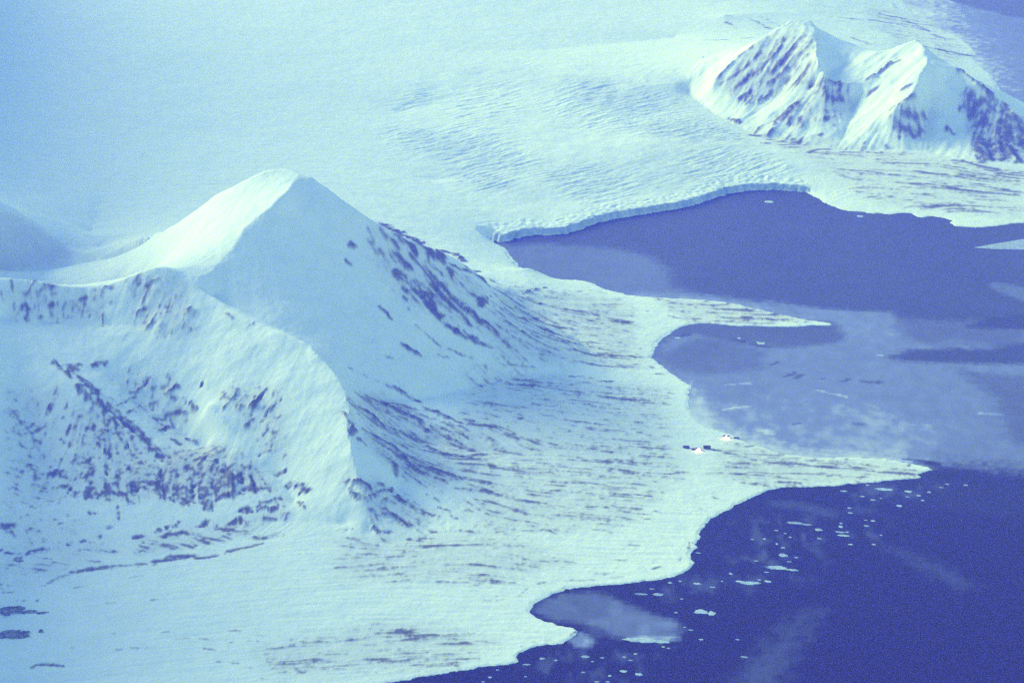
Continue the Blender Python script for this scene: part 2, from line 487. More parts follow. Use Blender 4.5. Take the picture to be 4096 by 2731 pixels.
# main ridge, right-hand rock face and the streams of stones below it
ROCKS += [(w * 1.15, p, 1.32) for w, p in zoomed(1200, 500, .5952, [
    (45, [(540, 660), (620, 700), (700, 740), (800, 790), (850, 820)]), (70, [(880, 850), (920, 880), (940, 860)]),
    (30, [(960, 850), (1040, 870), (1100, 920), (1150, 970), (1200, 990)]), (50, [(1190, 1010), (1240, 1040)]), (35, [(620, 770), (640, 810)]),
    (50, [(640, 850), (700, 920), (730, 950)]), (40, [(660, 740), (740, 800), (790, 860)]), (35, [(750, 870), (800, 930), (850, 980), (880, 1000)]),
    (25, [(870, 920), (920, 970), (950, 1000)]), (70, [(860, 990), (900, 1040), (930, 1100), (960, 1150)]), (60, [(660, 990), (720, 1030), (770, 1060)]),
    (60, [(760, 1060), (820, 1130), (870, 1190), (930, 1270)]), (60, [(960, 1080), (1010, 1160), (1060, 1210), (1110, 1250)]), (60, [(1040, 1230), (1080, 1240)]),
    (35, [(1010, 980), (1020, 1030)]), (25, [(1010, 930), (1080, 960), (1140, 980)]), (45, [(1220, 1200), (1250, 1170)]), (40, [(1170, 1270), (1200, 1330), (1240, 1340)]),
    (25, [(690, 1080), (720, 1110)]), (20, [(700, 1140), (720, 1165)]), (28, [(340, 790), (360, 800)]), (25, [(310, 900), (330, 920)]), (30, [(1100, 1280), (1140, 1350)]),
    (25, [(540, 1220), (580, 1260), (610, 1300)]), (50, [(1050, 1390), (1110, 1430), (1160, 1450)]), (20, [(1160, 1450), (1220, 1480), (1280, 1500)])])]
ROCKS += [(w, p, .72) for w, p in zoomed(1200, 500, .5952, [
    (40, [(900, 1290), (980, 1340), (1060, 1390)]), (16, [(780, 1340), (860, 1410), (950, 1480), (1050, 1520), (1150, 1560)]),
    (30, [(1250, 1050), (1300, 1130), (1350, 1180), (1380, 1230), (1450, 1280), (1540, 1310), (1640, 1310)]), (20, [(1280, 1140), (1310, 1230), (1370, 1290)]),
    (16, [(1260, 1030), (1330, 1060), (1400, 1080)]), (14, [(1480, 1125), (1560, 1110), (1650, 1090)]), (20, [(1640, 1150), (1760, 1160), (1890, 1175)]),
    (18, [(1700, 1200), (1800, 1230), (1900, 1250), (2000, 1275)]), (24, [(1390, 1385), (1500, 1400)]), (15, [(1500, 1400), (1650, 1430), (1800, 1460), (1950, 1490), (2100, 1520), (2250, 1560)]),
    (14, [(1600, 1250), (1720, 1270)]), (14, [(1620, 1350), (1750, 1390), (1850, 1400)]), (12, [(2050, 1180), (2150, 1170), (2230, 1200)]),
    (10, [(1900, 1350), (2050, 1370), (2180, 1400)]), (10, [(1780, 1310), (1900, 1320), (2040, 1340)]), (10, [(2000, 1440), (2160, 1460)]), (10, [(2240, 1230), (2340, 1250)]),
    (12, [(2090, 1310), (2200, 1330), (2320, 1360)]), (10, [(1560, 1180), (1680, 1195)]), (10, [(1420, 1230), (1500, 1240)]), (9, [(1850, 1120), (1960, 1110), (2060, 1130)])])]
# spur and its fan of streaks
ROCKS += [(w, p, .85) for w, p in zoomed(1200, 1300, .5952, [
    (16, [(330, 280), (430, 320), (530, 370)]), (28, [(560, 380), (680, 440), (780, 500), (860, 560)]), (36, [(840, 570), (920, 580), (1000, 620)]),
    (24, [(1000, 620), (1080, 655), (1200, 670), (1340, 690)]), (24, [(960, 690), (1050, 720), (1140, 760)]), (24, [(450, 470), (560, 530), (650, 570), (740, 600), (810, 640), (860, 710)]),
    (25, [(480, 600), (540, 660), (570, 700)]), (28, [(400, 560), (480, 600)]), (32, [(680, 720), (760, 770), (830, 800), (900, 830), (960, 860), (1040, 870), (1140, 890)]),
    (20, [(880, 680), (940, 720), (1000, 760), (1080, 790)]), (28, [(580, 780), (660, 840), (720, 900), (790, 960)]), (38, [(700, 940), (740, 990), (800, 1030), (850, 1060)]),
    (42, [(640, 930), (650, 1000)]), (35, [(400, 770), (440, 800)]), (28, [(490, 800), (540, 840), (600, 890)]), (26, [(860, 960), (960, 980), (1060, 1010), (1180, 1040), (1280, 1055)]),
    (24, [(1050, 1090), (1150, 1100), (1250, 1110), (1350, 1140)]), (16, [(1180, 1160), (1260, 1180), (1340, 1200)]), (32, [(290, 590), (310, 610)]), (38, [(330, 640), (360, 660), (340, 710)]),
    (24, [(320, 740), (380, 710)]), (18, [(290, 830), (330, 790)]), (40, [(390, 1040), (450, 1060)]), (30, [(520, 1050), (560, 1060)]), (40, [(340, 1130), (390, 1155)]), (40, [(440, 1180), (510, 1150)]),
    (35, [(570, 1170), (600, 1150)]), (32, [(530, 1110), (620, 1090)]), (34, [(430, 1110), (470, 1090)]), (58, [(650, 1160), (730, 1200), (800, 1250)]), (30, [(840, 1260), (890, 1275)]),
    (40, [(550, 1265), (620, 1280), (660, 1300)]), (40, [(650, 1310), (720, 1350), (780, 1340)]), (18, [(460, 1245), (520, 1250)]), (24, [(490, 1370), (540, 1390), (620, 1385)]),
    (24, [(780, 1370), (830, 1400)]), (24, [(860, 1370), (910, 1400)]), (16, [(470, 1290), (472, 1320)]), (18, [(570, 200), (620, 215)]), (34, [(700, 130), (760, 170), (820, 210)]),
    (16, [(920, 190), (1000, 210)]), (38, [(10, 1100), (50, 1110)]), (30, [(15, 1200), (30, 1240)]), (14, [(850, 1130), (940, 1180)]), (22, [(1110, 1240), (1150, 1250)]), (20, [(1020, 1280), (1060, 1300)]),
    (20, [(930, 1220), (1010, 1250)]), (16, [(270, 1070), (330, 1040)]), (22, [(560, 760), (630, 800)]), (18, [(760, 850), (820, 890)]), (18, [(870, 890), (940, 920)]), (16, [(620, 700), (690, 760)]),
    (20, [(1000, 790), (1100, 830), (1210, 860)]), (22, [(960, 1040), (1040, 1030)]), (16, [(1100, 930), (1260, 940), (1380, 965)])])]
ROCKS += [(w, p, .66) for w, p in zoomed(1200, 1300, .5952, [(12, q) for q in (
    [(1450, 375), (1590, 370)], [(1500, 200), (1600, 200), (1680, 210)], [(1350, 270), (1500, 290), (1600, 310)], [(1660, 345), (1800, 350), (1900, 350), (2000, 370)],
    [(1820, 400), (2000, 380), (2120, 380)], [(2090, 430), (2210, 440)], [(2240, 420), (2352, 410)], [(2270, 720), (2352, 735)], [(2200, 790), (2340, 800)], [(1930, 830), (2100, 850)],
    [(2000, 910), (2150, 920), (2352, 930)], [(1870, 890), (1940, 910)], [(1650, 1070), (1780, 1080)], [(1820, 1040), (1950, 1060), (2060, 1075)], [(1450, 1170), (1560, 1190), (1700, 1190)],
    [(1560, 1140), (1680, 1150)], [(1870, 1215), (2000, 1220)], [(2040, 1220), (2200, 1255)], [(2000, 1290), (2300, 1295)], [(1500, 1380), (1620, 1385)], [(1920, 1360), (2090, 1390)],
    [(1310, 1390), (1400, 1380)], [(2220, 1480), (2290, 1490)], [(240, 1385), (330, 1370), (440, 1370)], [(270, 1430), (400, 1440)], [(640, 1440), (800, 1440)], [(1640, 600), (1720, 610)],
    [(1800, 1330), (1700, 1320)], [(1430, 640), (1500, 625)], [(1700, 720), (1800, 715)], [(1360, 860), (1420, 860)], [(1280, 960), (1420, 970), (1560, 990)])])]
# front face of the massif
ROCKS += [(w, p, 1.05 if w < 40 else 1.32) for w, p in zoomed(0, 1300, .5952, [
    (26, [(340, 240), (420, 300), (480, 350)]), (44, [(520, 400), (580, 470), (620, 510)]), (44, [(480, 290), (560, 380), (640, 450)]), (45, [(670, 520), (740, 560), (800, 590)]),
    (52, [(800, 600), (880, 660), (960, 740), (1030, 820), (1090, 890)]), (20, [(740, 600), (790, 660)]), (16, [(430, 265), (550, 260)]), (26, [(620, 270), (700, 260)]),
    (13, [(780, 540), (860, 500), (910, 480)]), (14, [(850, 580), (950, 540), (1050, 510)]), (12, [(870, 450), (930, 430), (970, 400), (1000, 350)]), (28, [(1120, 460), (1180, 410), (1230, 420)]),
    (28, [(1160, 490), (1230, 490)]), (42, [(1270, 520), (1300, 560)]), (24, [(1180, 580), (1250, 590)]), (24, [(1350, 390)]), (24, [(1050, 630), (1130, 630), (1180, 700)]), (28, [(1060, 710), (1130, 680)]),
    (28, [(1160, 760), (1210, 790)]), (14, [(1500, 570), (1560, 500), (1600, 440)]), (14, [(1580, 560), (1640, 480)]), (20, [(1670, 560), (1720, 520), (1790, 440)]), (14, [(1780, 610), (1840, 550), (1900, 500)]),
    (13, [(1620, 690), (1700, 640)]), (13, [(1690, 720), (1760, 650)]), (13, [(1740, 770), (1800, 700)]), (13, [(1790, 800), (1850, 760)]), (13, [(1740, 880), (1800, 850), (1860, 840)]), (13, [(1850, 640), (1900, 610)]),
    (36, [(1860, 1000), (1920, 980)]), (45, [(1960, 1080), (2040, 1070)]), (30, [(2060, 1110)]), (24, [(2000, 1190), (2050, 1240)]), (24, [(2010, 1130)]),
    (58, [(880, 1080), (960, 1060), (1040, 1050), (1110, 1060)]), (50, [(1070, 1130), (1150, 1160), (1240, 1150)]), (58, [(1250, 1170), (1330, 1160), (1420, 1190), (1480, 1160)]), (46, [(1400, 1200), (1400, 1240)]),
    (48, [(1500, 1150), (1580, 1130), (1650, 1100), (1790, 1090)]), (40, [(1380, 900), (1450, 930)]), (60, [(540, 1120), (600, 1120)]), (34, [(660, 1120), (750, 1110)]), (28, [(720, 1070)]),
    (32, [(790, 1090), (830, 1140), (880, 1190)]), (34, [(430, 1080), (470, 1090)]), (44, [(390, 1000), (430, 1010)]), (28, [(620, 1250)]), (24, [(740, 1350)]), (28, [(560, 1450)]), (18, [(790, 1200), (800, 1300)]),
    (40, [(1060, 1370), (1130, 1350), (1190, 1330)]), (28, [(1100, 1420), (1220, 1390)]), (28, [(900, 1420), (950, 1420)]), (42, [(1640, 1240), (1720, 1240), (1780, 1220)]), (28, [(1760, 1200), (1870, 1170)]),
    (38, [(1820, 1240), (1880, 1220)]), (42, [(1540, 1340), (1600, 1320)]), (28, [(1520, 1370), (1570, 1370)]), (22, [(1340, 1350), (1400, 1310)]), (28, [(1470, 1360)]), (28, [(1790, 1300), (1850, 1300)]),
    (34, [(840, 790), (860, 810)]), (34, [(880, 940), (890, 960)]), (34, [(700, 920), (720, 980)]), (40, [(530, 1010)]), (34, [(600, 1000), (640, 960)]), (30, [(700, 840), (730, 880)]), (26, [(880, 840), (920, 890)]),
    (24, [(660, 790)]), (28, [(560, 920), (600, 900)]), (22, [(430, 620)]), (24, [(690, 740), (720, 700)]), (22, [(150, 830)]), (20, [(1080, 1060), (1100, 1110)]), (20, [(1170, 1090), (1280, 1080)]), (20, [(1300, 970), (1250, 950)])])]
ROCKS += [(w, p, .62) for w, p in zoomed(0, 1300, .5952, [
    (70, [(1450, 950), (1550, 1000), (1650, 1060)]), (28, [(1250, 760), (1370, 790)]), (50, [(1000, 1000), (1180, 980), (1350, 1010)]), (46, [(1300, 1090), (1450, 1090), (1580, 1070)]),
    (50, [(930, 1500), (1100, 1490), (1300, 1490)]), (50, [(1300, 1470), (1480, 1440), (1600, 1440)]), (30, [(1600, 1450), (1720, 1430), (1880, 1410)]), (24, [(560, 1520), (760, 1520)]),
    (30, [(180, 1520), (230, 1515), (320, 1510)]), (40, [(60, 1360)]), (30, [(200, 1380), (240, 1380)]), (24, [(280, 860), (290, 900)]), (20, [(110, 1090), (110, 1150)])])]
# rocks under the crest
ROCKS += [(w, p, .85) for w, p in zoomed(0, 500, .5952, [
    (20, [(180, 1140), (230, 1050)]), (44, [(290, 1110), (340, 1080)]), (26, [(180, 1300), (190, 1240)]), (26, [(240, 1300), (270, 1300)]), (26, [(340, 1230), (350, 1200)]), (40, [(400, 1300), (430, 1290)]),
    (22, [(540, 1170), (580, 1150)]), (22, [(570, 1210)]), (26, [(600, 1280)]), (16, [(690, 1220)]), (20, [(700, 1090), (760, 1090)]), (16, [(740, 1200)]), (22, [(920, 1260), (980, 1230)]), (30, [(980, 1240)]),
    (26, [(980, 1360), (1040, 1320)]), (16, [(940, 1060)]), (26, [(1110, 1420), (1150, 1380)]), (20, [(1120, 1220)]), (14, [(1350, 1350)]), (14, [(1520, 1270), (1560, 1300)]), (14, [(1680, 1340), (1720, 1320)]),
    (16, [(120, 1280), (150, 1200)]), (18, [(440, 1190), (420, 1240)]), (16, [(1220, 1330), (1240, 1270)]), (14, [(690, 1350), (690, 1290)]), (16, [(300, 1150), (380, 1130)]), (14, [(1020, 1040), (1080, 1020)])])]
# far mountains
ROCKS += [(w * 1.05, p, 1.0) for w, p in zoomed(2600, 0, .636, [
    (20, [(410, 510), (470, 440), (540, 370), (640, 290)]), (20, [(440, 530), (530, 480), (600, 420), (700, 330)]), (36, [(550, 550), (620, 490), (690, 440)]), (18, [(690, 440), (770, 370), (830, 290)]),
    (28, [(750, 470), (800, 420), (870, 360)]), (24, [(740, 540), (800, 490), (860, 440)]), (24, [(810, 300), (840, 260)]), (18, [(880, 330), (920, 300)]), (28, [(920, 520), (960, 470), (1000, 400)]), (24, [(960, 370), (990, 340)]),
    (28, [(560, 630), (640, 580)]), (46, [(600, 620), (620, 640)]), (16, [(680, 650), (740, 610)]), (26, [(1010, 550), (1080, 510), (1140, 510), (1200, 540)]), (28, [(1080, 560), (1110, 610)]), (30, [(1150, 650), (1190, 620)]),
    (22, [(1180, 580)]), (24, [(1230, 580), (1260, 540)]), (20, [(1260, 640)]), (42, [(780, 780), (850, 720), (920, 650)]), (18, [(870, 790), (890, 710)]), (24, [(940, 780), (950, 740)]), (20, [(1100, 760), (1150, 740)]), (16, [(1150, 800)]),
    (20, [(1370, 500), (1440, 460), (1500, 410), (1570, 380)]), (28, [(1370, 600), (1430, 550)]), (22, [(1580, 580), (1640, 540)]), (46, [(1530, 690), (1600, 640), (1660, 620)]), (58, [(1580, 720), (1660, 730), (1730, 740)]),
    (56, [(1540, 790), (1620, 820), (1680, 830)]), (28, [(1560, 870), (1640, 860)]), (26, [(1510, 740)]), (20, [(1800, 580)]), (20, [(1860, 800), (1900, 850)]),
    (35, [(1960, 440), (2060, 510), (2130, 570)]), (60, [(2010, 620), (2080, 640), (2150, 640)]), (50, [(2140, 570), (2160, 700), (2200, 760)]), (60, [(2220, 660), (2280, 740), (2340, 760)]), (60, [(1980, 690), (2060, 740), (2150, 800), (2260, 870), (2352, 900)]),
    (50, [(2060, 860), (2090, 980)]), (50, [(2130, 870), (2150, 1000)]), (50, [(2200, 900), (2230, 1000)]), (50, [(2280, 940), (2320, 1020)]), (40, [(2060, 930), (2100, 1010)]), (60, [(2240, 780), (2352, 840)]), (40, [(2380, 840), (2420, 980)]),
    (16, [(500, 750), (560, 780)]), (20, [(640, 850), (680, 855)]), (22, [(730, 900), (800, 905)]), (16, [(890, 880)]), (16, [(1070, 860)]), (14, [(1000, 960), (1060, 940)]), (24, [(1480, 930)]), (24, [(1940, 1020)])])]
ROCKS += [(w, p, .6) for w, p in zoomed(2600, 0, .636, [
    (13, [(2110, 1070), (2200, 1075)]), (13, [(2020, 1150), (2130, 1160)]), (13, [(600, 110), (690, 150), (770, 190)]), (13, [(700, 110), (770, 140), (820, 170)]), (13, [(480, 140), (560, 190)]), (11, [(330, 255), (480, 250), (650, 240)]),
    (17, [(1270, 240), (1330, 260), (1380, 280)]), (13, [(1100, 100), (1250, 120), (1400, 130), (1560, 150)]), (18, [(1560, 110), (1640, 145), (1720, 180), (1800, 230), (1850, 250)]), (13, [(1430, 80), (1520, 110)]), (18, [(1530, 20), (1550, 60)]),
    (13, [(1900, 345), (2040, 350)]), (13, [(1820, 300), (1880, 345)]), (16, [(1690, 260)]), (12, [(1390, 1160), (1480, 1165)]), (12, [(1300, 1205), (1440, 1225)]), (12, [(1400, 1085), (1560, 1110)]), (13, [(2080, 1230), (2200, 1260)]), (13, [(2260, 1090), (2352, 1080)]),
    (13, [(2160, 1180), (2280, 1200)]), (12, [(1940, 1250), (2040, 1275)])])]
# lowland in front, left
ROCKS += [(w * 1.35, p, 1.15) for w, p in zoomed(0, 1900, .5315, [
    (20, [(380, 810), (450, 775), (550, 740), (650, 720), (800, 700), (950, 690), (1090, 670)]), (32, [(1170, 650), (1280, 630), (1450, 605)]), (14, [(1470, 630), (1600, 605), (1680, 590)]), (14, [(1720, 575), (1850, 545), (1980, 515)]),
    (12, [(230, 1450), (280, 1425), (350, 1418)]), (11, [(360, 1420), (480, 1432)]), (14, [(200, 600), (230, 575), (310, 560)]), (28, [(140, 640)]), (34, [(0, 400)]), (20, [(70, 380), (120, 375)]), (16, [(60, 590), (110, 595)]), (20, [(0, 570)]), (16, [(0, 830)]),
    (14, [(140, 945), (190, 950)]), (14, [(280, 950)])])]
ROCKS += [(w, p, .6) for w, p in zoomed(0, 1900, .5315, [(11, q) for q in (
    [(1240, 770), (1350, 725), (1450, 705)], [(1480, 810), (1600, 795)], [(960, 775), (1080, 755)], [(740, 770), (860, 765)], [(560, 850), (640, 830), (760, 805)], [(1100, 800), (1220, 830)], [(840, 1195), (1000, 1180), (1150, 1175), (1300, 1180)],
    [(1600, 1165), (1700, 1160), (1800, 1170)], [(1800, 1175), (1860, 1185)], [(1900, 1190), (2030, 1220)], [(1500, 1225), (1650, 1240), (1750, 1255)], [(1300, 1235), (1450, 1222)], [(980, 1298), (1130, 1295)], [(880, 1312), (940, 1308)], [(1540, 1300), (1620, 1310)],
    [(1630, 1325), (1720, 1330)], [(1820, 1240), (1950, 1250)], [(1630, 1400), (1800, 1412)], [(1570, 1360), (1640, 1370)], [(1960, 1350), (2030, 1340), (2110, 1350)], [(2150, 1500), (2300, 1480)], [(1970, 1530), (2060, 1540)], [(1810, 1440), (1890, 1445)],
    [(250, 850), (340, 835)], [(500, 1310), (560, 1300)], [(400, 1325), (450, 1320)], [(20, 890), (120, 885)], [(1140, 940), (1230, 925)], [(480, 965), (700, 945)], [(800, 965), (870, 960)])])]
# strand lines and low snow-bare patches of the near coast
ROCKS += [(w, p, .62) for w, p in zoomed(1900, 1800, .5952, [
    (10, [(280, 1000), (350, 930), (450, 890), (600, 875), (800, 870)]), (10, [(900, 860), (1000, 850)]), (10, [(1050, 830), (1150, 810), (1250, 780)]), (12, [(100, 985), (210, 975)]), (12, [(60, 1010), (190, 1005)]), (11, [(310, 1320), (380, 1290), (480, 1275), (560, 1275), (640, 1240), (700, 1200)]),
    (11, [(1430, 700), (1440, 620), (1400, 560)]), (11, [(1380, 740), (1385, 700)]), (11, [(830, 80), (1000, 80), (1150, 90)]), (11, [(840, 450), (1000, 455), (1180, 465)]), (11, [(1060, 290), (1180, 315), (1290, 335)]), (13, [(1490, 310), (1580, 305), (1640, 330)]),
    (11, [(690, 385), (780, 380)]), (13, [(860, 390), (950, 405), (1050, 410)]), (13, [(500, 540), (540, 560)]), (11, [(330, 540), (440, 540)]), (13, [(740, 720), (880, 720)]), (13, [(945, 735), (1020, 740)]), (13, [(1050, 635), (1110, 645)]), (13, [(520, 740), (550, 745)]),
    (13, [(30, 770), (120, 775)]), (13, [(250, 790), (350, 810)]), (11, [(30, 895), (270, 890)]), (13, [(820, 830), (900, 835)]), (10, [(1550, 155), (1680, 150)]), (10, [(1280, 160), (1400, 150)]), (14, [(1210, 410), (1250, 420)]), (11, [(1520, 395), (1590, 390)]),
    (11, [(1780, 160), (1880, 145)]), (13, [(1890, 135), (1990, 150), (2050, 180)]), (11, [(1180, 130), (1080, 125)]), (10, [(580, 210), (800, 225)]), (10, [(1390, 190), (1500, 180)]), (10, [(380, 150), (270, 130)])])]
ROCKS += [(w * 1.2, p, .72) for w, p in zoomed(2600, 900, .636, [
    (16, [(400, 1410), (520, 1440), (640, 1475), (800, 1490), (960, 1500)]), (12, [(500, 1490), (620, 1500)]), (14, [(60, 1520), (180, 1525)]), (20, [(0, 885), (30, 900)]), (16, [(50, 935), (90, 945)]), (12, [(0, 1025), (40, 1030)]), (14, [(110, 1055), (150, 1060)]), (14, [(80, 1120), (120, 1125)]),
    (10, [(100, 500), (200, 540), (280, 590)]), (10, [(250, 500), (360, 545), (470, 580)]), (10, [(60, 450), (140, 490)]), (10, [(400, 520), (520, 560)]), (12, [(520, 570), (620, 580)]), (12, [(740, 590), (840, 600)]), (14, [(850, 590), (880, 600)]), (10, [(120, 570), (230, 600)]),
    (12, [(1050, 1520), (1200, 1530)]), (12, [(1230, 1500), (1380, 1510)]), (12, [(1300, 1530), (1400, 1540)])])]

rock = np.zeros(FA.shape, np.float32)
zb0 = np.maximum(zb, 0)
for w, pts, s in ROCKS:
    stamp(rock, pts, w, s, zb0)

# looser cover: where thin snow lets stones through
dens = np.zeros(FA.shape, np.float32)
for value, feather, poly in (
        (.62, 60, [(240, 1640), (430, 1600), (620, 1820), (680, 1990), (420, 2000), (240, 1960)]),
        (.48, 60, [(20, 1560), (240, 1560), (260, 2000), (20, 2040)]),
        (.85, 50, [(600, 1800), (880, 1780), (1060, 1900), (1080, 1960), (840, 2000), (640, 1980)]),
        (.42, 40, [(860, 1560), (1140, 1560), (1100, 1800), (1000, 1760)]),
        (.40, 50, [(420, 1500), (640, 1480), (760, 1700), (640, 1760)]),
        (.72, 60, [(1400, 1580), (1540, 1580), (1760, 1700), (2000, 1760), (1960, 1880), (1760, 1960), (1600, 1900), (1450, 1780)]),
        (.50, 50, [(1380, 1920), (1500, 1900), (1740, 2060), (1700, 2120), (1480, 2100)]),
        (.60, 70, [(2000, 1140), (2500, 1200), (2560, 1480), (2000, 1440), (1900, 1300)]),
        (.50, 80, [(1900, 1480), (2640, 1560), (2720, 1900), (2500, 2100), (1900, 2150), (1800, 1900)]),
        (.46, 70, [(1350, 2150), (2000, 2120), (2300, 2250), (2000, 2330), (1350, 2330)]),
        (.66, 40, [(2600, 1190), (3000, 1220), (3250, 1285), (3000, 1300), (2750, 1290)]),
        (.55, 60, [(30, 1150), (420, 1160), (420, 1290), (30, 1290)]),
        (.5, 40, [(480, 1110), (720, 1110), (800, 1350), (560, 1340)]),
        (.42, 40, [(1000, 2080), (1160, 1990), (1140, 2080), (900, 2160), (560, 2230), (520, 2140)]),
        (.36, 80, [(0, 2020), (250, 2060), (500, 2200), (180, 2330), (0, 2380)]),
        (.50, 60, [(3600, 420), (3740, 440), (3700, 570), (3560, 560)]),
        (.85, 60, [(3860, 390), (4110, 480), (4200, 640), (3930, 640), (3860, 520)]),
        (.56, 60, [(2860, 330), (3100, 130), (3260, 150), (3260, 330), (3040, 420), (2900, 400)]),
        (.56, 50, [(3100, 480), (3240, 350), (3420, 330), (3380, 480), (3180, 520)]),
        (.44, 80, [(2950, 500), (3500, 600), (4096, 680), (4096, 880), (3500, 820), (3300, 680)]),
        (.62, 60, [(2930, 1770), (3240, 1835), (3600, 1850), (3690, 1905), (3300, 1940), (3050, 1950), (2850, 1900)]),
        (.5, 40, [(1000, 1620), (1140, 1600), (1130, 1850), (1060, 1820)]),
        (.32, 80, [(3450, 20), (3700, 60), (3900, 220), (3800, 260), (3500, 120)]),
        (.55, 60, [(1480, 900), (1700, 980), (1960, 1170), (1900, 1330), (1640, 1220), (1500, 1060)]),
        (.42, 60, [(1000, 2600), (1600, 2480), (2000, 2560), (1800, 2680), (1100, 2700)])):
    region(dens, poly, value, feather)

patch = fbm(fx, fy, 60, 3, 31)
patch_b = fbm(fx, fy, 24, 2, 37)
tex = 0.55 * st0 + 0.5 * st1 + 0.25 * st2 + 0.45 * patch + 0.4 * patch_b
iso = np.zeros(FA.shape, np.float32)
for value, feather, poly in ((.8, 80, [(0, 1480), (500, 1440), (1140, 1560), (1180, 2030), (600, 2170), (0, 2250)]), (.3, 60, [(1480, 880), (1760, 980), (1990, 1170), (1960, 1340), (1600, 1240)]),
                             (.55, 60, [(1380, 1900), (1560, 1880), (1800, 2060), (1760, 2150), (1480, 2120)]), (.35, 80, [(1900, 1480), (2640, 1560), (2720, 1900), (2500, 2100), (1400, 2330), (1400, 2130), (1900, 1900)]),
                             (.6, 60, [(20, 1130), (760, 1100), (800, 1340), (20, 1300)]), (.45, 60, [(2860, 330), (3180, 60), (3700, 160), (4100, 480), (4100, 660), (3100, 560)])):
    region(iso, poly, value, feather)
lump = noise2(fx / 30, fy / 34, 41) + 1.0 * noise2(fx / 15, fy / 18, 42) + .5 * patch + .35 * st0
tex = tex * (1 - iso) + iso * 1.25 * lump
tex = (tex / tex[::7, ::7].std()).astype(np.float32)
D = 1 - np.maximum(1 - .86 * rock, 0) * (1 - .62 * dens)
cover = step(.30, .92, D + .34 * tex * step(0, .16, D))
hill = np.zeros(FA.shape, np.float32)      # shaded flank of the hill at the left edge, its shade put into the cover
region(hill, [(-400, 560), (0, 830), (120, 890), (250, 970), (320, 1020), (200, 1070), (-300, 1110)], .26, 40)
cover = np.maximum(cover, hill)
cover = np.maximum(cover, np.clip(.34 * dens * (1 + .35 * patch + .3 * patch_b), 0, .4))      # thin, stone-grey snow between the outcrops, with soft shading put into its tone
for it in range(1):                       # edges of the stony ground are never knife sharp: drifted snow thins out over them
    cp = np.pad(cover, 1, mode='edge')
    cover = .4 * cover + .15 * (cp[:-2, 1:-1] + cp[2:, 1:-1] + cp[1:-1, :-2] + cp[1:-1, 2:])
rockm = cover * step(.05, .4, rock)
scour = step(.8, 2.4, st1 + .6 * patch) * .05 * step(.05, .25, slp)       # faint wind marks on open slopes
cover = np.maximum(cover, scour)

# ------------------------------------------------------------------ glacier: outline and crevasse field
glac = np.zeros(FA.shape, np.float32)
region(glac, [(1975, 940), (1880, 850), (1700, 760), (1560, 640), (1520, 520), (1600, 380), (1800, 300), (2050, 250), (2300, 250), (2450, 310), (2560, 330), (2700, 400), (2850, 480), (3000, 560), (3120, 640),
              (3240, 740), (3110, 740), (2918, 755), (2727, 800), (2480, 850), (2260, 905), (2081, 930)], 1.0, 90)
open_ice = np.zeros(FA.shape, np.float32)
for value, feather, poly in (
        (.8, 160, [(1600, 520), (1900, 560), (2150, 640), (2100, 720), (1750, 640)]), (.7, 120, [(1750, 640), (2000, 700), (2200, 760), (2100, 800), (1850, 740)]),
        (.75, 140, [(2080, 690), (2500, 620), (2900, 560), (3100, 640), (2800, 740), (2300, 800)]), (.9, 130, [(2250, 300), (2450, 330), (2640, 440), (2480, 460), (2300, 400)]),
        (.8, 120, [(2480, 320), (2560, 320), (2660, 430), (2580, 440)]), (.8, 110, [(2660, 350), (2740, 360), (2760, 420), (2680, 420)]), (.8, 140, [(2540, 500), (2800, 480), (3040, 560), (2900, 600), (2620, 560)]),
        (.45, 140, [(1850, 270), (2150, 260), (2200, 340), (1950, 380)]), (.4, 150, [(1540, 360), (1700, 330), (1720, 400), (1560, 440)])):
    region(open_ice, poly, value, feather)
c, s_ = math.cos(R(40)), math.sin(R(40))
al, ac = fx * c + fy * s_, -fx * s_ + fy * c
bend = 60 * noise2(fx / 700, fy / 700, 51)
crev = .8 * noise2(al / 230, (ac + bend) / 34, 52) + .9 * noise2(al / 130, (ac + bend) / 21, 53) + .3 * noise2((al + .6 * ac) / 60, (ac - .5 * al + bend) / 22, 54)
crev_band = step(-.3, .6, noise2(fx / 620, fy / 900, 58) + .55 * open_ice + .1)

# ------------------------------------------------------------------ final heights
dist_sea = np.full(FA.shape, 400.0, np.float32)
cliff = np.zeros(FA.shape, bool)
for poly, is_main in ((coast_w, True), (far_w, False)):
    n = len(poly)
    inn = inside(fx, fy, poly)
    best = np.full(FA.shape, 400.0, np.float32)
    for k in range(n):
        a, b = poly[k], poly[(k + 1) % n]
        ra = [math.hypot(*a), math.hypot(*b)]
        za = [math.atan2(*a), math.atan2(*b)]
        m = 260.0
        i0, i1 = np.searchsorted(lrs, [math.log(max(2900, min(ra) - m - abs(za[0] - za[1]) * 200)), math.log(max(ra) + m)])
        j0, j1 = np.searchsorted(azs, [min(za) - m / min(ra), max(za) + m / min(ra)])
        if i1 <= i0 or j1 <= j0:
            continue
        sl = (slice(i0, i1), slice(j0, j1))
        d = b - a
        t = np.clip(((fx[sl] - a[0]) * d[0] + (fy[sl] - a[1]) * d[1]) / (d @ d), 0, 1)
        e = np.hypot(fx[sl] - a[0] - t * d[0], fy[sl] - a[1] - t * d[1]).astype(np.float32)
        nearer = e < best[sl]
        best[sl] = np.where(nearer, e, best[sl])
        if is_main:
            cliff[sl] = np.where(nearer, k in gl_idx, cliff[sl])
    sd_ = np.where(inn, -best, best)
    dist_sea = np.where(np.abs(sd_) < np.abs(dist_sea), sd_, np.where(inn, np.minimum(sd_, dist_sea), dist_sea))

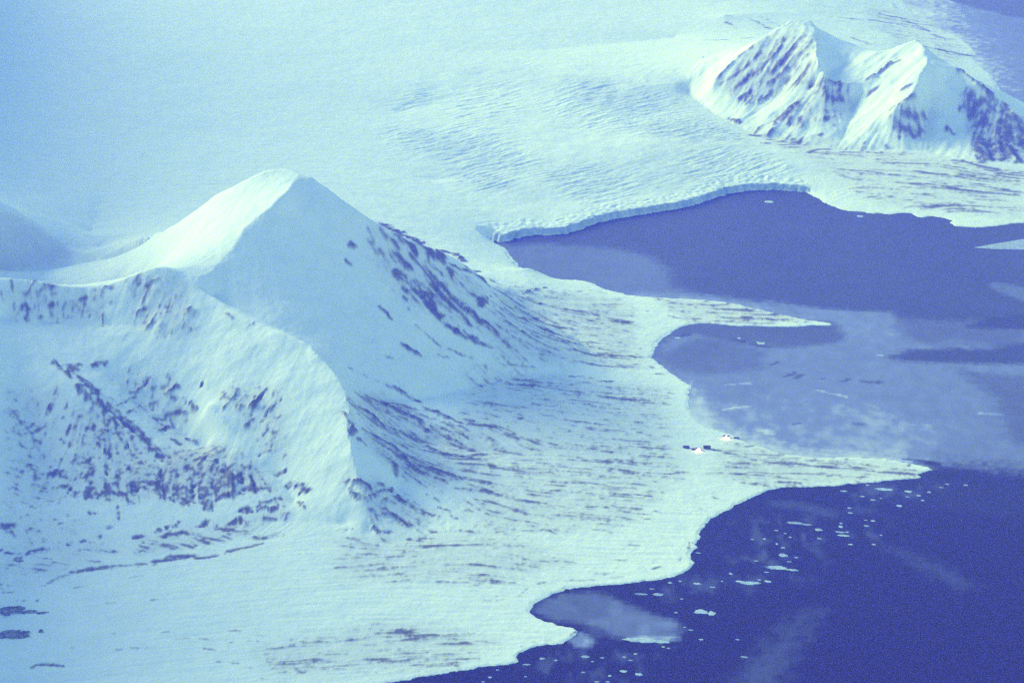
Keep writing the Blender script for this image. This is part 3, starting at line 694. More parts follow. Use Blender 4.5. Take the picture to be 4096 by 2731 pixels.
dist_sea = dist_sea + np.where(cliff, 12 * wob + 9 * noise2(fx / 26, fy / 26, 97), 8 * wob + 5 * wob2)
z = zb.copy()
far_f = step(60, 500, dist_sea)
zone_m = np.zeros(FA.shape, np.float32)      # broken buttresses of the front bowl
region(zone_m, [(0, 1150), (700, 1120), (800, 1500), (1100, 1650), (1150, 2000), (600, 2050), (0, 2100)], 1.0, 80)
rough = np.clip(slp / .35, 0, 1)
z += far_f * (10 * fbm(fx, fy, 900, 3, 11) * (.4 + rough))
z += far_f * rough * (5.5 * fbm(fx, fy, 170, 4, 17) + (1.3 * st2 + .8 * st1) * (.13 + 2.6 * cover))
z += (1.0 * patch + (.5 - .42 * step(.08, .2, slp)) * st1) * np.clip(dist_sea / 60, 0, 1)
z += rockm * (2.5 + 4.5 * patch_b + 3.0 * st1) * rough
farm = inside(fx, fy, np.concatenate([hit([(2750, 370), (2850, 450), (3000, 530), (3100, 560), (3300, 595), (3500, 605), (3700, 605), (3900, 650), (4096, 655), (4300, 640)])[:, :2],
                                      at([(4400, 560, 60), (4056, 400, 200), (3840, 230, 380), (3668, 110, 470), (3400, 200, 350), (3185, 30, 500), (2900, 180, 330)])[:, :2] * 1.03]))
z += farm * rough * (3.0 * st2 + 1.3 * st1 + 11 * (.4 - np.abs(noise2(fx / 150, fy / 170, 33))))
z += (zone_m * rough) * 7 * (.4 - np.abs(noise2(fx / 130, fy / 150, 34)))
z -= rockm * (1 - rough) * 1.6
z += glac * step(10, 120, dist_sea) * (4.2 * crev * crev_band + 4 * fbm(fx, fy, 300, 3, 61))
z += glac * (dist_sea < 140) * 5 * noise2(fx / 30, fy / 30, 66)
prof = np.where(cliff, dist_sea * 1.9 + np.where(dist_sea > 0, 2, 0), np.minimum(dist_sea * .22, 4) + np.maximum(dist_sea - 18, 0) * .8)
prof = np.where(dist_sea > 130, 1e5, prof)
prof = np.where(dist_sea < 0, np.maximum(dist_sea * .5, -14), prof)
z = np.minimum(np.maximum(z, np.where(dist_sea > 0, .8, -20)), prof)
z = np.where(dist_sea < 0, np.minimum(z, prof), z).astype(np.float32)

# ------------------------------------------------------------------ materials


def mat(name):
    m = bpy.data.materials.new(name)
    m.use_nodes = True
    n = m.node_tree
    b = n.nodes['Principled BSDF']
    return m, n, b


def mixrgb(n, fac, a, b):
    x = n.nodes.new('ShaderNodeMix')
    x.data_type = 'RGBA'
    for sock, v in ((0, fac), (6, a), (7, b)):
        if isinstance(v, bpy.types.NodeSocket):
            n.links.new(v, x.inputs[sock])
        else:
            x.inputs[sock].default_value = v
    return x.outputs[2]


def nz(n, scale, detail=4, rough_=.55):
    tc = n.nodes.new('ShaderNodeTexCoord')
    t = n.nodes.new('ShaderNodeTexNoise')
    t.inputs['Scale'].default_value = scale
    t.inputs['Detail'].default_value = detail
    t.inputs['Roughness'].default_value = rough_
    n.links.new(tc.outputs['Object'], t.inputs['Vector'])
    return t.outputs[0]


def ramp(n, src, a, b):
    r_ = n.nodes.new('ShaderNodeMapRange')
    r_.inputs[1].default_value = a
    r_.inputs[2].default_value = b
    n.links.new(src, r_.inputs[0])
    return r_.outputs[0]


def land_material():
    m, n, b = mat('snow_and_rock')
    at_ = n.nodes.new('ShaderNodeAttribute')
    at_.attribute_name = 'cover'
    ice = n.nodes.new('ShaderNodeAttribute')
    ice.attribute_name = 'bare_ice'
    snow = mixrgb(n, ramp(n, nz(n, .012), .35, .7), (.83, .86, .87, 1), (.76, .81, .85, 1))
    snow = mixrgb(n, ice.outputs['Fac'], snow, (.22, .32, .52, 1))
    rk = mixrgb(n, ramp(n, nz(n, .05), .3, .7), (.10, .095, .15, 1), (.17, .16, .22, 1))
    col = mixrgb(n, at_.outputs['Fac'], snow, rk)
    n.links.new(col, b.inputs['Base Color'])
    b.inputs['Roughness'].default_value = .75
    b.inputs['Specular IOR Level'].default_value = .15
    bump = n.nodes.new('ShaderNodeBump')
    bump.inputs['Strength'].default_value = .5
    bump.inputs['Distance'].default_value = 3.0
    n.links.new(nz(n, .045, 5), bump.inputs['Height'])
    n.links.new(bump.outputs[0], b.inputs['Normal'])
    return m


def sea_material():
    m, n, b = mat('fjord_water_and_grey_ice')
    at_ = n.nodes.new('ShaderNodeAttribute')
    at_.attribute_name = 'ice'
    col = mixrgb(n, ramp(n, at_.outputs['Fac'], 0, .65), (.016, .009, .040, 1), (.24, .285, .53, 1))      # water to grey new ice
    col = mixrgb(n, ramp(n, at_.outputs['Fac'], .62, 1.0), col, (.80, .84, .87, 1))                      # snow lying on fast ice
    n.links.new(col, b.inputs['Base Color'])
    rr = n.nodes.new('ShaderNodeMapRange')
    rr.inputs[3].default_value = .32
    rr.inputs[4].default_value = .8
    n.links.new(at_.outputs['Fac'], rr.inputs[0])
    n.links.new(rr.outputs[0], b.inputs['Roughness'])
    b.inputs['IOR'].default_value = 1.33
    b.inputs['Specular IOR Level'].default_value = .12
    bump = n.nodes.new('ShaderNodeBump')
    bump.inputs['Strength'].default_value = .35
    bump.inputs['Distance'].default_value = .6
    n.links.new(nz(n, .08, 4), bump.inputs['Height'])
    n.links.new(bump.outputs[0], b.inputs['Normal'])
    return m


def plain_mat(name, color, rough_=.7, noise_to=None, scale=.2):
    m, n, b = mat(name)
    if noise_to:
        n.links.new(mixrgb(n, ramp(n, nz(n, scale), .35, .65), color + (1,), noise_to + (1,)), b.inputs['Base Color'])
    else:
        b.inputs['Base Color'].default_value = color + (1,)
    b.inputs['Roughness'].default_value = rough_
    return m


LAND, SEA = land_material(), sea_material()
FLOE = plain_mat('floe_ice', (.38, .47, .66), .7, (.54, .64, .78), .06)
THIN = plain_mat('thin_wet_floe_ice', (.26, .31, .50), .6, (.46, .54, .70), .05)

# ------------------------------------------------------------------ land meshes


def grid_mesh(name, X, Y, Z, facemask, attrs, material, normals=None, kind='structure'):
    """mesh of the grid faces chosen by facemask"""
    nr, nc = X.shape
    fi, fj = np.nonzero(facemask)
    v = np.stack([fi * nc + fj, fi * nc + fj + 1, (fi + 1) * nc + fj + 1, (fi + 1) * nc + fj], 1)
    used, inv = np.unique(v, return_inverse=True)
    co = np.stack([X.ravel()[used], Y.ravel()[used], Z.ravel()[used]], 1).astype(np.float32)
    me = bpy.data.meshes.new(name)
    me.vertices.add(len(used))
    me.vertices.foreach_set('co', co.ravel())
    me.loops.add(len(v) * 4)
    me.loops.foreach_set('vertex_index', inv.ravel().astype(np.int32))
    me.polygons.add(len(v))
    me.polygons.foreach_set('loop_start', (np.arange(len(v)) * 4).astype(np.int32))
    me.polygons.foreach_set('use_smooth', np.ones(len(v), bool))
    me.update(calc_edges=True)
    for an, F in attrs.items():
        a_ = me.attributes.new(an, 'FLOAT', 'POINT')
        a_.data.foreach_set('value', F.ravel()[used].astype(np.float32))
    if normals is not None:
        me.normals_split_custom_set_from_vertices(normals.reshape(-1, 3)[used])
    me.materials.append(material)
    o = bpy.data.objects.new(name, me)
    S.collection.objects.link(o)
    o['kind'] = kind
    return o


# vertex normals of the whole sheet, so that the pieces meet without a seam
du = np.stack([np.gradient(q, axis=1) for q in (fx, fy, z)], -1)
dw = np.stack([np.gradient(q, axis=0) for q in (fx, fy, z)], -1)
nrm = np.cross(du, dw)
nrm /= np.linalg.norm(nrm, axis=-1, keepdims=True)
nrm[nrm[..., 2] < 0] *= -1
nrm = nrm.astype(np.float32)

zone = np.zeros(FA.shape, np.float32)      # 0 plain
MASSIF = [(-400, 2300), (-400, 1030), (0, 1112), (143, 1121), (286, 1145), (411, 1147), (536, 1097), (631, 1061), (560, 1035), (420, 1000), (520, 955), (607, 930), (792, 842), (952, 735), (1060, 679), (1196, 686),
          (1360, 787), (1500, 887), (1720, 987), (1860, 1047), (1990, 1178), (2080, 1250), (1960, 1400), (1760, 1500), (1640, 1600), (1900, 1740), (1700, 2100), (1480, 2140), (1100, 2100), (700, 2140), (300, 2200)]


def zone_of(poly):
    q = hit(refine(poly + poly[:1], 40))[:, :2]
    return inside(fx, fy, q)


massif = np.zeros(FA.shape, bool)
# the back of the massif is hidden: close the outline along the valley behind it, in plan
mw = hit(refine(MASSIF[18:] + [(-400, 2300)], 40))[:, :2]
back = at([(-400, 1000, 300), (0, 1068, 205), (350, 1050, 190), (400, 990, 205), (607, 934, 380)])[:, :2]
crestback = np.column_stack([R5[1:13, 0] + 330, R5[1:13, 1] + 900])
massif = inside(fx, fy, np.concatenate([back, np.array([[-1500, 8900], [-700, 8800]]), crestback, R5[13:15, :2], mw]))
zone = np.where(glac > .5, 3, zone)
zone = np.where(farm, 2, zone)
zone = np.where(massif, 1, zone)
land_face = ~((z[:-1, :-1] < -6) & (z[1:, :-1] < -6) & (z[:-1, 1:] < -6) & (z[1:, 1:] < -6))
fz = zone[:-1, :-1]
bare = np.clip(.36 * open_ice * glac * (.45 + .8 * step(-.4, .6, -crev)) + .9 * (cliff & (dist_sea < 30)) * step(-8, 0, dist_sea) * (.75 + .35 * noise2(fx / 30, fy / 30, 98)), 0, 1)
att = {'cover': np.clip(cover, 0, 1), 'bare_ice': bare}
# shoreline stays inside the front lowland or the snow plain: split by distance
front = inside(fx, fy, np.concatenate([flat([(-1500, 3600), (-1500, 2300)]), mw[::-1], R5[13:15, :2][::-1], at([(2021, 997, 0), (2100, 1060, 0), (3400, 1290, 0), (3900, 1880, 0), (5600, 3000, 0)])[:, :2]]))
ff = front[:-1, :-1] & (fz == 0)
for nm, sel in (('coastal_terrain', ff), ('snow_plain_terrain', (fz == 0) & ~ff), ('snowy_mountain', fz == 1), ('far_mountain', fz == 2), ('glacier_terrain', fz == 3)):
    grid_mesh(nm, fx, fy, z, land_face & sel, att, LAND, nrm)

# ------------------------------------------------------------------ sea: open water and grey new ice
ice = np.zeros(FA.shape, np.float32)
SEA_ICE = [
    ('set', .14, 120, [(1900, 700), (5600, 700), (5600, 1300), (3400, 1300), (3000, 1220), (2000, 1100)]),
    ('set', .40, 60, [(1980, 975), (2120, 975), (2300, 985), (2480, 1000), (2600, 1030), (2672, 1085), (2690, 1150), (2800, 1180), (3100, 1250), (2500, 1200), (2000, 1100)]),
    ('set', .85, 60, [(3450, -200), (4900, -200), (4900, 560), (3850, 560)]),
    ('set', .46, 420, [(3700, -260), (5000, -260), (5000, 620), (4080, 620), (3960, 250), (3840, 110)]),
    ('set', .02, 30, [(3785, -2), (3850, 20), (3900, 34), (3980, 50), (4020, 66), (4096, 75), (4250, 90), (4900, 120), (4900, -200), (3700, -200)]),
    ('set', .62, 50, [(2520, 1172), (2700, 1178), (2900, 1190), (3060, 1215), (3220, 1255), (3360, 1290), (3350, 1310), (3000, 1260), (2500, 1230)]),
    ('set', .12, 50, [(1990, 950), (2300, 905), (2700, 820), (3000, 745), (3300, 790), (3300, 830), (3000, 800), (2700, 860), (2300, 950), (2050, 990)]),
    ('set', .55, 130, [(2560, 1280), (3400, 1290), (4300, 1320), (4300, 1890), (3900, 1870), (3600, 1850), (2700, 1850), (2560, 1500)]),
    ('set', .64, 150, [(2800, 1640), (3100, 1600), (3500, 1640), (3700, 1720), (3700, 1850), (3100, 1830)]),
    ('set', .84, 90, [(2745, 1530), (2800, 1600), (2850, 1690), (2980, 1752), (3240, 1808), (3640, 1828), (3640, 1870), (3000, 1860), (2700, 1720)]),
    ('set', .24, 40, [(2680, 1290), (3380, 1285), (3400, 1340), (3330, 1375), (3150, 1395), (2950, 1380), (2780, 1340), (2660, 1360), (2620, 1420), (2600, 1380)]),
    ('set', .33, 50, [(2620, 1430), (2800, 1350), (3050, 1400), (3050, 1480), (2800, 1500), (2700, 1480)]),
    ('set', .60, 35, [(3060, 1205), (3300, 1240), (3560, 1250), (3600, 1290), (3560, 1340), (3600, 1400), (3520, 1420), (3420, 1390), (3360, 1330), (3330, 1290), (3200, 1270)]),
    ('set', .30, 50, [(3580, 1270), (3750, 1290), (4100, 1270), (4100, 1400), (3700, 1380), (3600, 1340)]),
    ('set', .12, 40, [(3540, 1432), (3640, 1400), (3800, 1392), (3960, 1396), (4150, 1360), (4150, 1460), (3920, 1456), (3700, 1452), (3600, 1445)]),
    ('set', .07, 26, [(3850, 1310), (3960, 1272), (4150, 1255), (4150, 1318), (3960, 1318)]),
    ('set', .40, 18, [(3720, 1382), (3800, 1360), (3960, 1370), (3970, 1396), (3850, 1385), (3740, 1395)]),
    ('set', .40, 26, [(3955, 1130), (4040, 1140), (4150, 1160), (4150, 1230), (4020, 1180), (3960, 1150)]),
    ('set', .30, 60, [(3800, 1470), (4000, 1500), (4150, 1500), (4150, 1800), (4020, 1760), (3980, 1600)]),
    ('set', .02, 30, [(3740, 1866), (3900, 1880), (3950, 1898), (4030, 1922), (4300, 1916), (4300, 2100), (3400, 2000), (3500, 1935), (3680, 1908)]),
    ('set', .02, 12, [(3610, 1838), (3700, 1842), (3745, 1850), (3770, 1864), (3720, 1866), (3670, 1850)]),
    ('set', .30, 28, [(2126, 2440), (2170, 2400), (2257, 2376), (2400, 2372), (2560, 2440), (2700, 2490), (2725, 2530), (2600, 2565), (2450, 2548), (2400, 2520), (2330, 2500), (2200, 2480)]),
    ('set', .42, 24, [(2430, 2440), (2560, 2460), (2690, 2500), (2600, 2550), (2460, 2535)]),
    ('set', .72, 14, [(2480, 2548), (2560, 2545), (2700, 2540), (2720, 2556), (2640, 2574), (2560, 2566)]),
    ('set', .12, 16, [(2325, 2512), (2400, 2512), (2430, 2530), (2400, 2556), (2360, 2545)]),
    ('set', .62, 12, [(2270, 2562), (2320, 2530), (2350, 2545), (2385, 2570), (2360, 2590), (2300, 2590)]),
    ('set', .17, 80, [(2930, 2760), (3030, 2640), (3180, 2480), (3250, 2450), (3180, 2560), (3080, 2760)]),
    ('set', .16, 40, [(3080, 2008), (3200, 2014), (3330, 2050), (3320, 2070), (3180, 2034), (3080, 2020)]),
    ('set', .13, 60, [(3560, 2200), (3700, 2240), (3880, 2340), (3840, 2350), (3680, 2270)]),
]
for kind_, value, feather, poly in SEA_ICE:
    region(ice, poly, value, feather, ground=False, mode='set')
swirl = .5 * fbm(fx + 120 * noise2(fx / 500, fy / 700, 77), fy + 160 * noise2(fx / 600, fy / 600, 78), 420, 4, 79)
fine = fbm(fx, fy * .6, 60, 3, 81)
brash = np.zeros(FA.shape, np.float32)
for value, feather, poly in ((.30, 90, [(2990, 2070), (3260, 2080), (3300, 2160), (3220, 2300), (3000, 2350), (2900, 2290)]), (.22, 80, [(3350, 1930), (3760, 1935), (3700, 2010), (3420, 2060)]), (.24, 70, [(3340, 2080), (3520, 2080), (3500, 2190), (3350, 2160)]),
                             (.24, 70, [(2600, 2330), (2900, 2300), (2900, 2370), (2650, 2400)]), (.22, 60, [(2140, 2420), (2400, 2390), (2700, 2500), (2560, 2560), (2300, 2500)]), (.26, 80, [(2050, 2600), (2360, 2560), (2620, 2590), (2560, 2731), (1900, 2760), (1950, 2680)])):
    region(brash, poly, value, feather, ground=False)
ice = ice + .62 * brash * step(.1, 1.0, fbm(fx, fy * .45, 70, 4, 83) + .2)
ice = np.clip(ice * (1 + .22 * swirl + .11 * fine) + .012 * step(.2, 1.2, swirl), 0, 1)
DARK = np.zeros(FA.shape, np.float32)
for w, pts in zoomed(2600, 900, .636, [(16, [(850, 955), (880, 940), (910, 925)]), (18, [(920, 965), (950, 945), (970, 940)]), (12, [(760, 880), (800, 865)]), (16, [(1200, 985), (1250, 970)]), (22, [(1350, 985), (1440, 990)]),
                                      (18, [(1280, 1250), (1330, 1252)]), (12, [(900, 1250), (940, 1245)]), (18, [(650, 755), (740, 768)]), (10, [(1080, 965), (1140, 975)]), (18, [(200, 700), (230, 690)]), (16, [(540, 720), (580, 730)])]):
    stamp(DARK, pts, w, .9, np.zeros(FA.shape, np.float32), ground=False)
ice = ice * (1 - .65 * DARK)
BRIGHT = np.zeros(FA.shape, np.float32)
for w, pts in zoomed(2600, 900, .636, [(10, [(460, 1005), (540, 1000), (620, 995)]), (10, [(1060, 1040), (1160, 1060), (1240, 1080)]), (14, [(2080, 1185), (2200, 1190)]), (14, [(1430, 820), (1480, 822)]), (30, [(710, 1290), (750, 1310)]),
                                      (9, [(460, 1160), (600, 1140)]), (20, [(1960, 760), (2010, 775)]), (12, [(1980, 910), (2050, 915)])]):
    stamp(BRIGHT, pts, w, .9, np.zeros(FA.shape, np.float32), ground=False)
ice = np.clip(ice + .22 * BRIGHT, 0, 1)
i2, j2 = slice(0, None, 2), slice(0, None, 2)
wx, wy, wi, wd = fx[i2, j2], fy[i2, j2], ice[i2, j2], dist_sea[i2, j2]
wz = np.zeros(wx.shape, np.float32)
sf = (wd[:-1, :-1] < 60) | (wd[1:, 1:] < 60)
upper = (wi[:-1, :-1] + wi[1:, 1:]) / 2 > .17
grid_mesh('fjord_water', wx, wy, wz, sf & ~upper, {'ice': wi}, SEA)
grid_mesh('sea_ice_water', wx, wy, wz, sf & upper, {'ice': wi}, SEA)

# ------------------------------------------------------------------ things
PHRASES = {}


def tag(o, label, cat, group=None):
    o['label'] = label
    o['category'] = cat
    if group:
        o['group'] = group
    return o


def mesh_obj(name, verts, faces, material, parent=None, smooth=False):
    me = bpy.data.meshes.new(name)
    me.from_pydata(verts, [], faces)
    me.materials.append(material)
    if smooth:
        me.polygons.foreach_set('use_smooth', np.ones(len(me.polygons), bool))
    me.update()
    o = bpy.data.objects.new(name, me)
    S.collection.objects.link(o)
    if parent:
        o.parent = parent
    return o


ORD = 'first second third fourth fifth sixth seventh eighth'.split()


def order(k, n):
    """place of one small floe in its group, counted from the nearer side"""
    if k == 0:
        return 'leftmost'
    if k == n - 1:
        return 'rightmost'
    return ORD[k] + ' from the left' if k < (n + 1) // 2 else ORD[n - 1 - k] + ' from the right'


def floe(X, Y, wpx, hpx, label, group='ice floes drifting on the dark fjord', name='ice_floe', bend_=0.0, material=None):
    """a slab of drift ice: ragged outline, bevelled rim, a little hummocked"""
    p_ = flat([(X, Y)])[0]
    r = math.hypot(*p_)
    dist = math.hypot(r, CAM_H)
    a_ = .5 * wpx * FPX * dist
    b_ = max(.5 * hpx * FPX * dist / (CAM_H / dist), a_ * .3)
    n = 14 if wpx < 40 else 26
    rs = [random.uniform(.68, 1.15) for _ in range(n)]
    az = math.atan2(p_[0], p_[1])
    vs = []
    h = min(2.2, .8 + a_ * .03)
    for ring, (k, zz) in enumerate(((1.0, -.4), (1.0, h * .7), (.82, h), (.42, h * 1.25))):
        for i in range(n):
            t = 2 * math.pi * i / n
            ex, ey = a_ * k * rs[i] * math.cos(t), b_ * k * rs[i] * math.sin(t)
            ey += bend_ * b_ * ((ex / a_) ** 2 - .4)
            vs.append((ex, ey, zz + (random.uniform(-.2, .25) * h if ring > 1 else 0)))
    fs = []
    for q in range(3):
        for i in range(n):
            j = (i + 1) % n
            fs.append((q * n + i, q * n + j, (q + 1) * n + j, (q + 1) * n + i))
    fs.append(tuple(3 * n + i for i in range(n)))
    o = mesh_obj(name, vs, fs, material or FLOE)
    o.location = (p_[0], p_[1], 0)
    o.rotation_euler = (0, 0, -az)
    tag(o, label, 'ice floe', group)
    return o


for X, Y, w, h, lab in (
        (2805, 2446, 72, 24, 'large bright white ice floe with a smaller one touching its right end'),
        (2848, 2453, 34, 26, 'short slanting ice floe touching the right end of the large white one'),
        (3108, 2270, 110, 20, 'long broad white floe strip, upper of the pair off the notched shore'),
        (3168, 2279, 60, 10, 'thin floe strip tapering right from the long broad white strip'),
        (2995, 2330, 110, 11, 'long curved floe streak, lower left of the long broad white strip'),
        (3073, 2324, 34, 11, 'small bright floe at the right tip of the curved streak'),
        (3180, 2092, 78, 10, 'wispy floe streak furthest up in the round bay below the spit'),
        (3227, 2098, 50, 9, 'wispy floe piece trailing right of the streak in the round bay'),
        (3275, 2118, 40, 16, 'faint greyish floe patch right of the wispy streak in the round bay'),
        (3535, 1957, 90, 9, 'thin floe strip nearest the end of the snowy spit'),
        (3633, 1966, 40, 12, 'bright little floe right of the thin strip by the spit'),
        (2567, 2376, 62, 11, 'pale floe strip in front of the straight shore, left of its pair'),
        (2632, 2377, 50, 16, 'pale floe patch in front of the straight shore, right of its pair'),
        (2560, 2560, 150, 15, 'long white strip of rafted floes edging the grey ice of the cove'),
        (2640, 2566, 90, 12, 'white strip of rafted floes at the right end of the cove ice'),
        (2340, 2626, 40, 14, 'pale floe just right of the little spit, nearest to it'),
        (2555, 2696, 40, 16, 'largest bright floe near the bottom edge, right of its neighbour'),
        (2495, 2684, 34, 14, 'bright floe just above and left of the largest one near the bottom edge'),
        (3132, 2220, 44, 20, 'tilted floe patch above the long broad white strip'),
        (2790, 2334, 40, 11, 'bright floe below the notch in the shore'),
        (3363, 2106, 22, 12, 'floe at the left end of the stacked floe cluster in open water'),
        (3360, 2128, 50, 9, 'flat strip in the stacked floe cluster in open water'),
        (3376, 2142, 60, 10, 'lowest strip of the stacked floe cluster in open water'),
        (3598, 2023, 26, 12, 'lone bright floe furthest right in open water below the spit'),
        (2977, 2627, 32, 9, 'lone faint floe on empty dark water near the bottom')):
    floe(X, Y, w * .88, h * .7, lab, bend_=.5 if 'curved' in lab else 0, material=THIN if any(q in lab for q in ('faint', 'wispy', 'pale', 'tilted', 'flat')) else FLOE)
for grp, lab, pts in (
        ('small floes by the notched shore', 'small pale ice floe, %s of those at the notched shore', [(2793, 2211, 25, 8), (2680, 2330, 25, 12), (2721, 2324, 20, 9), (2888, 2324, 14, 7), (2608, 2355, 30, 6)]),
        ('small floes off the cove ice', 'small pale ice floe, %s of those off the grey cove ice', [(2727, 2395, 18, 8), (2704, 2449, 20, 10), (2739, 2508, 18, 8), (2763, 2519, 30, 8), (2805, 2557, 28, 9), (2950, 2557, 24, 8), (2653, 2586, 20, 9), (2674, 2592, 20, 8)]),
        ('small floes near the bottom edge', 'small pale ice floe, %s of those along the bottom edge', [(2543, 2614, 20, 12), (2498, 2627, 22, 10), (2522, 2640, 28, 8), (2409, 2630, 24, 9), (2370, 2645, 16, 7), (2224, 2640, 20, 8), (2168, 2633, 30, 14), (2108, 2657, 44, 9), (2439, 2702, 22, 12), (2332, 2688, 30, 8), (2388, 2726, 30, 10), (2430, 2726, 24, 9), (1960, 2708, 22, 10), (1990, 2678, 20, 8), (1933, 2726, 18, 9), (2102, 2705, 18, 7)]),
        ('small floes around the long white strip', 'small pale ice floe, %s of those among the long floe strips', [(3105, 2121, 24, 9), (3058, 2155, 20, 9), (3010, 2157, 22, 7), (3162, 2148, 20, 8), (3141, 2133, 16, 6), (3108, 2175, 14, 12), (3132, 2190, 26, 8), (3186, 2229, 22, 9), (3156, 2246, 30, 6), (3067, 2288, 30, 8), (3025, 2243, 28, 7), (3037, 2318, 20, 8), (2924, 2294, 24, 14), (2852, 2348, 32, 9), (3281, 2154, 20, 9)]),
        ('small floes below the snowy spit', 'small pale ice floe, %s of those below the snowy spit', [(3376, 1964, 40, 8), (3717, 1968, 22, 9), (3675, 1982, 26, 9), (3691, 2001, 20, 8), (3630, 1987, 25, 6), (3450, 1985, 30, 8), (3490, 1999, 30, 9), (3524, 1993, 16, 6), (3863, 1940, 26, 9), (3789, 1936, 28, 7), (3765, 1950, 26, 6), (3471, 1940, 24, 8)]),
        ('small floes in the open fjord', 'small pale ice floe, %s of those in the open fjord', [(3397, 2031, 24, 9), (3402, 2051, 30, 10), (3492, 2083, 28, 9), (3463, 2080, 20, 7), (3466, 2103, 30, 10), (3365, 2093, 20, 10), (3389, 2128, 24, 9), (3402, 2177, 26, 9), (3495, 2177, 24, 11), (3275, 2153, 20, 8), (3524, 2140, 18, 7)])):
    pts.sort()
    for k, (X, Y, w, h) in enumerate(pts):
        floe(X, Y, w * .74, h * .62, lab % order(k, len(pts)), grp, material=THIN if random.random() < .72 else FLOE)
floe(3075, 808, 40, 9, 'lone white iceberg in front of the ice cliff in the upper bay', 'icebergs in the upper bays', 'iceberg')['category'] = 'iceberg'
floe(3440, 866, 26, 8, 'tiny iceberg close to the right shore of the upper bay', 'icebergs in the upper bays', 'iceberg')['category'] = 'iceberg'
floe(3045, 1372, 38, 10, 'crescent shaped iceberg frozen into the middle bay', 'icebergs in the upper bays', 'iceberg', .8)['category'] = 'iceberg'
floe(2711, 1352, 26, 6, 'thin iceberg frozen in by the rounded head of the middle bay', 'icebergs in the upper bays', 'iceberg')['category'] = 'iceberg'
floe(2956, 1353, 16, 6, 'tiniest iceberg just left of the crescent one in the middle bay', 'icebergs in the upper bays', 'iceberg')['category'] = 'iceberg'

# long wedge of white ice entering from the right edge of the upper bay
wd_ = flat([(3895, 992), (3940, 983), (3999, 973), (4096, 957), (4400, 930), (4400, 1003), (4096, 1000), (3967, 997)])
n_ = len(wd_)
c0 = wd_.mean(0)
vs = [(x - c0[0], y - c0[1], -.4) for x, y in wd_] + [(x - c0[0], y - c0[1], 2.0) for x, y in wd_]
fs = [(i, (i + 1) % n_, n_ + (i + 1) % n_, n_ + i) for i in range(n_)] + [tuple(range(n_, 2 * n_))]
o = mesh_obj('ice_sheet', vs, fs, THIN)
o.location = (c0[0], c0[1], 0)
tag(o, 'long pale wedge of ice lying on the dark upper bay at the right edge', 'ice sheet')


def ground_z(x, y):
    a_, l_ = math.atan2(x, y), math.log(math.hypot(x, y))
    i, j = np.searchsorted(lrs, l_), np.searchsorted(azs, a_)
    return float(z[i - 1:i + 1, j - 1:j + 1].min())


# ---- huts of the small station on the lowland, two of them lit
DARKWOOD = plain_mat('dark_tarred_wood', (.050, .045, .055), .8, (.08, .07, .075), .5)
ROOFM = plain_mat('dark_roofing', (.07, .07, .09), .7)
TRIM = plain_mat('window_frame_wood', (.35, .33, .32), .6)
UNLIT = plain_mat('dark_window_glass', (.03, .035, .05), .15)


def glow(name, color, strength):
    m, n, b = mat(name)
    b.inputs['Base Color'].default_value = (.8, .75, .7, 1)
    b.inputs['Emission Color'].default_value = color + (1,)
    b.inputs['Emission Strength'].default_value = strength
    return m


LIT = glow('lit_window_glass', (1.0, .50, .36), 0.7)
LAMPG = glow('floodlight_glass', (1.0, .52, .42), 0.85)


def box(x0, x1, y0, y1, z0, z1):
    v = [(x0, y0, z0), (x1, y0, z0), (x1, y1, z0), (x0, y1, z0), (x0, y0, z1), (x1, y0, z1), (x1, y1, z1), (x0, y1, z1)]
    f = [(0, 3, 2, 1), (4, 5, 6, 7), (0, 1, 5, 4), (1, 2, 6, 5), (2, 3, 7, 6), (3, 0, 4, 7)]
    return v, f


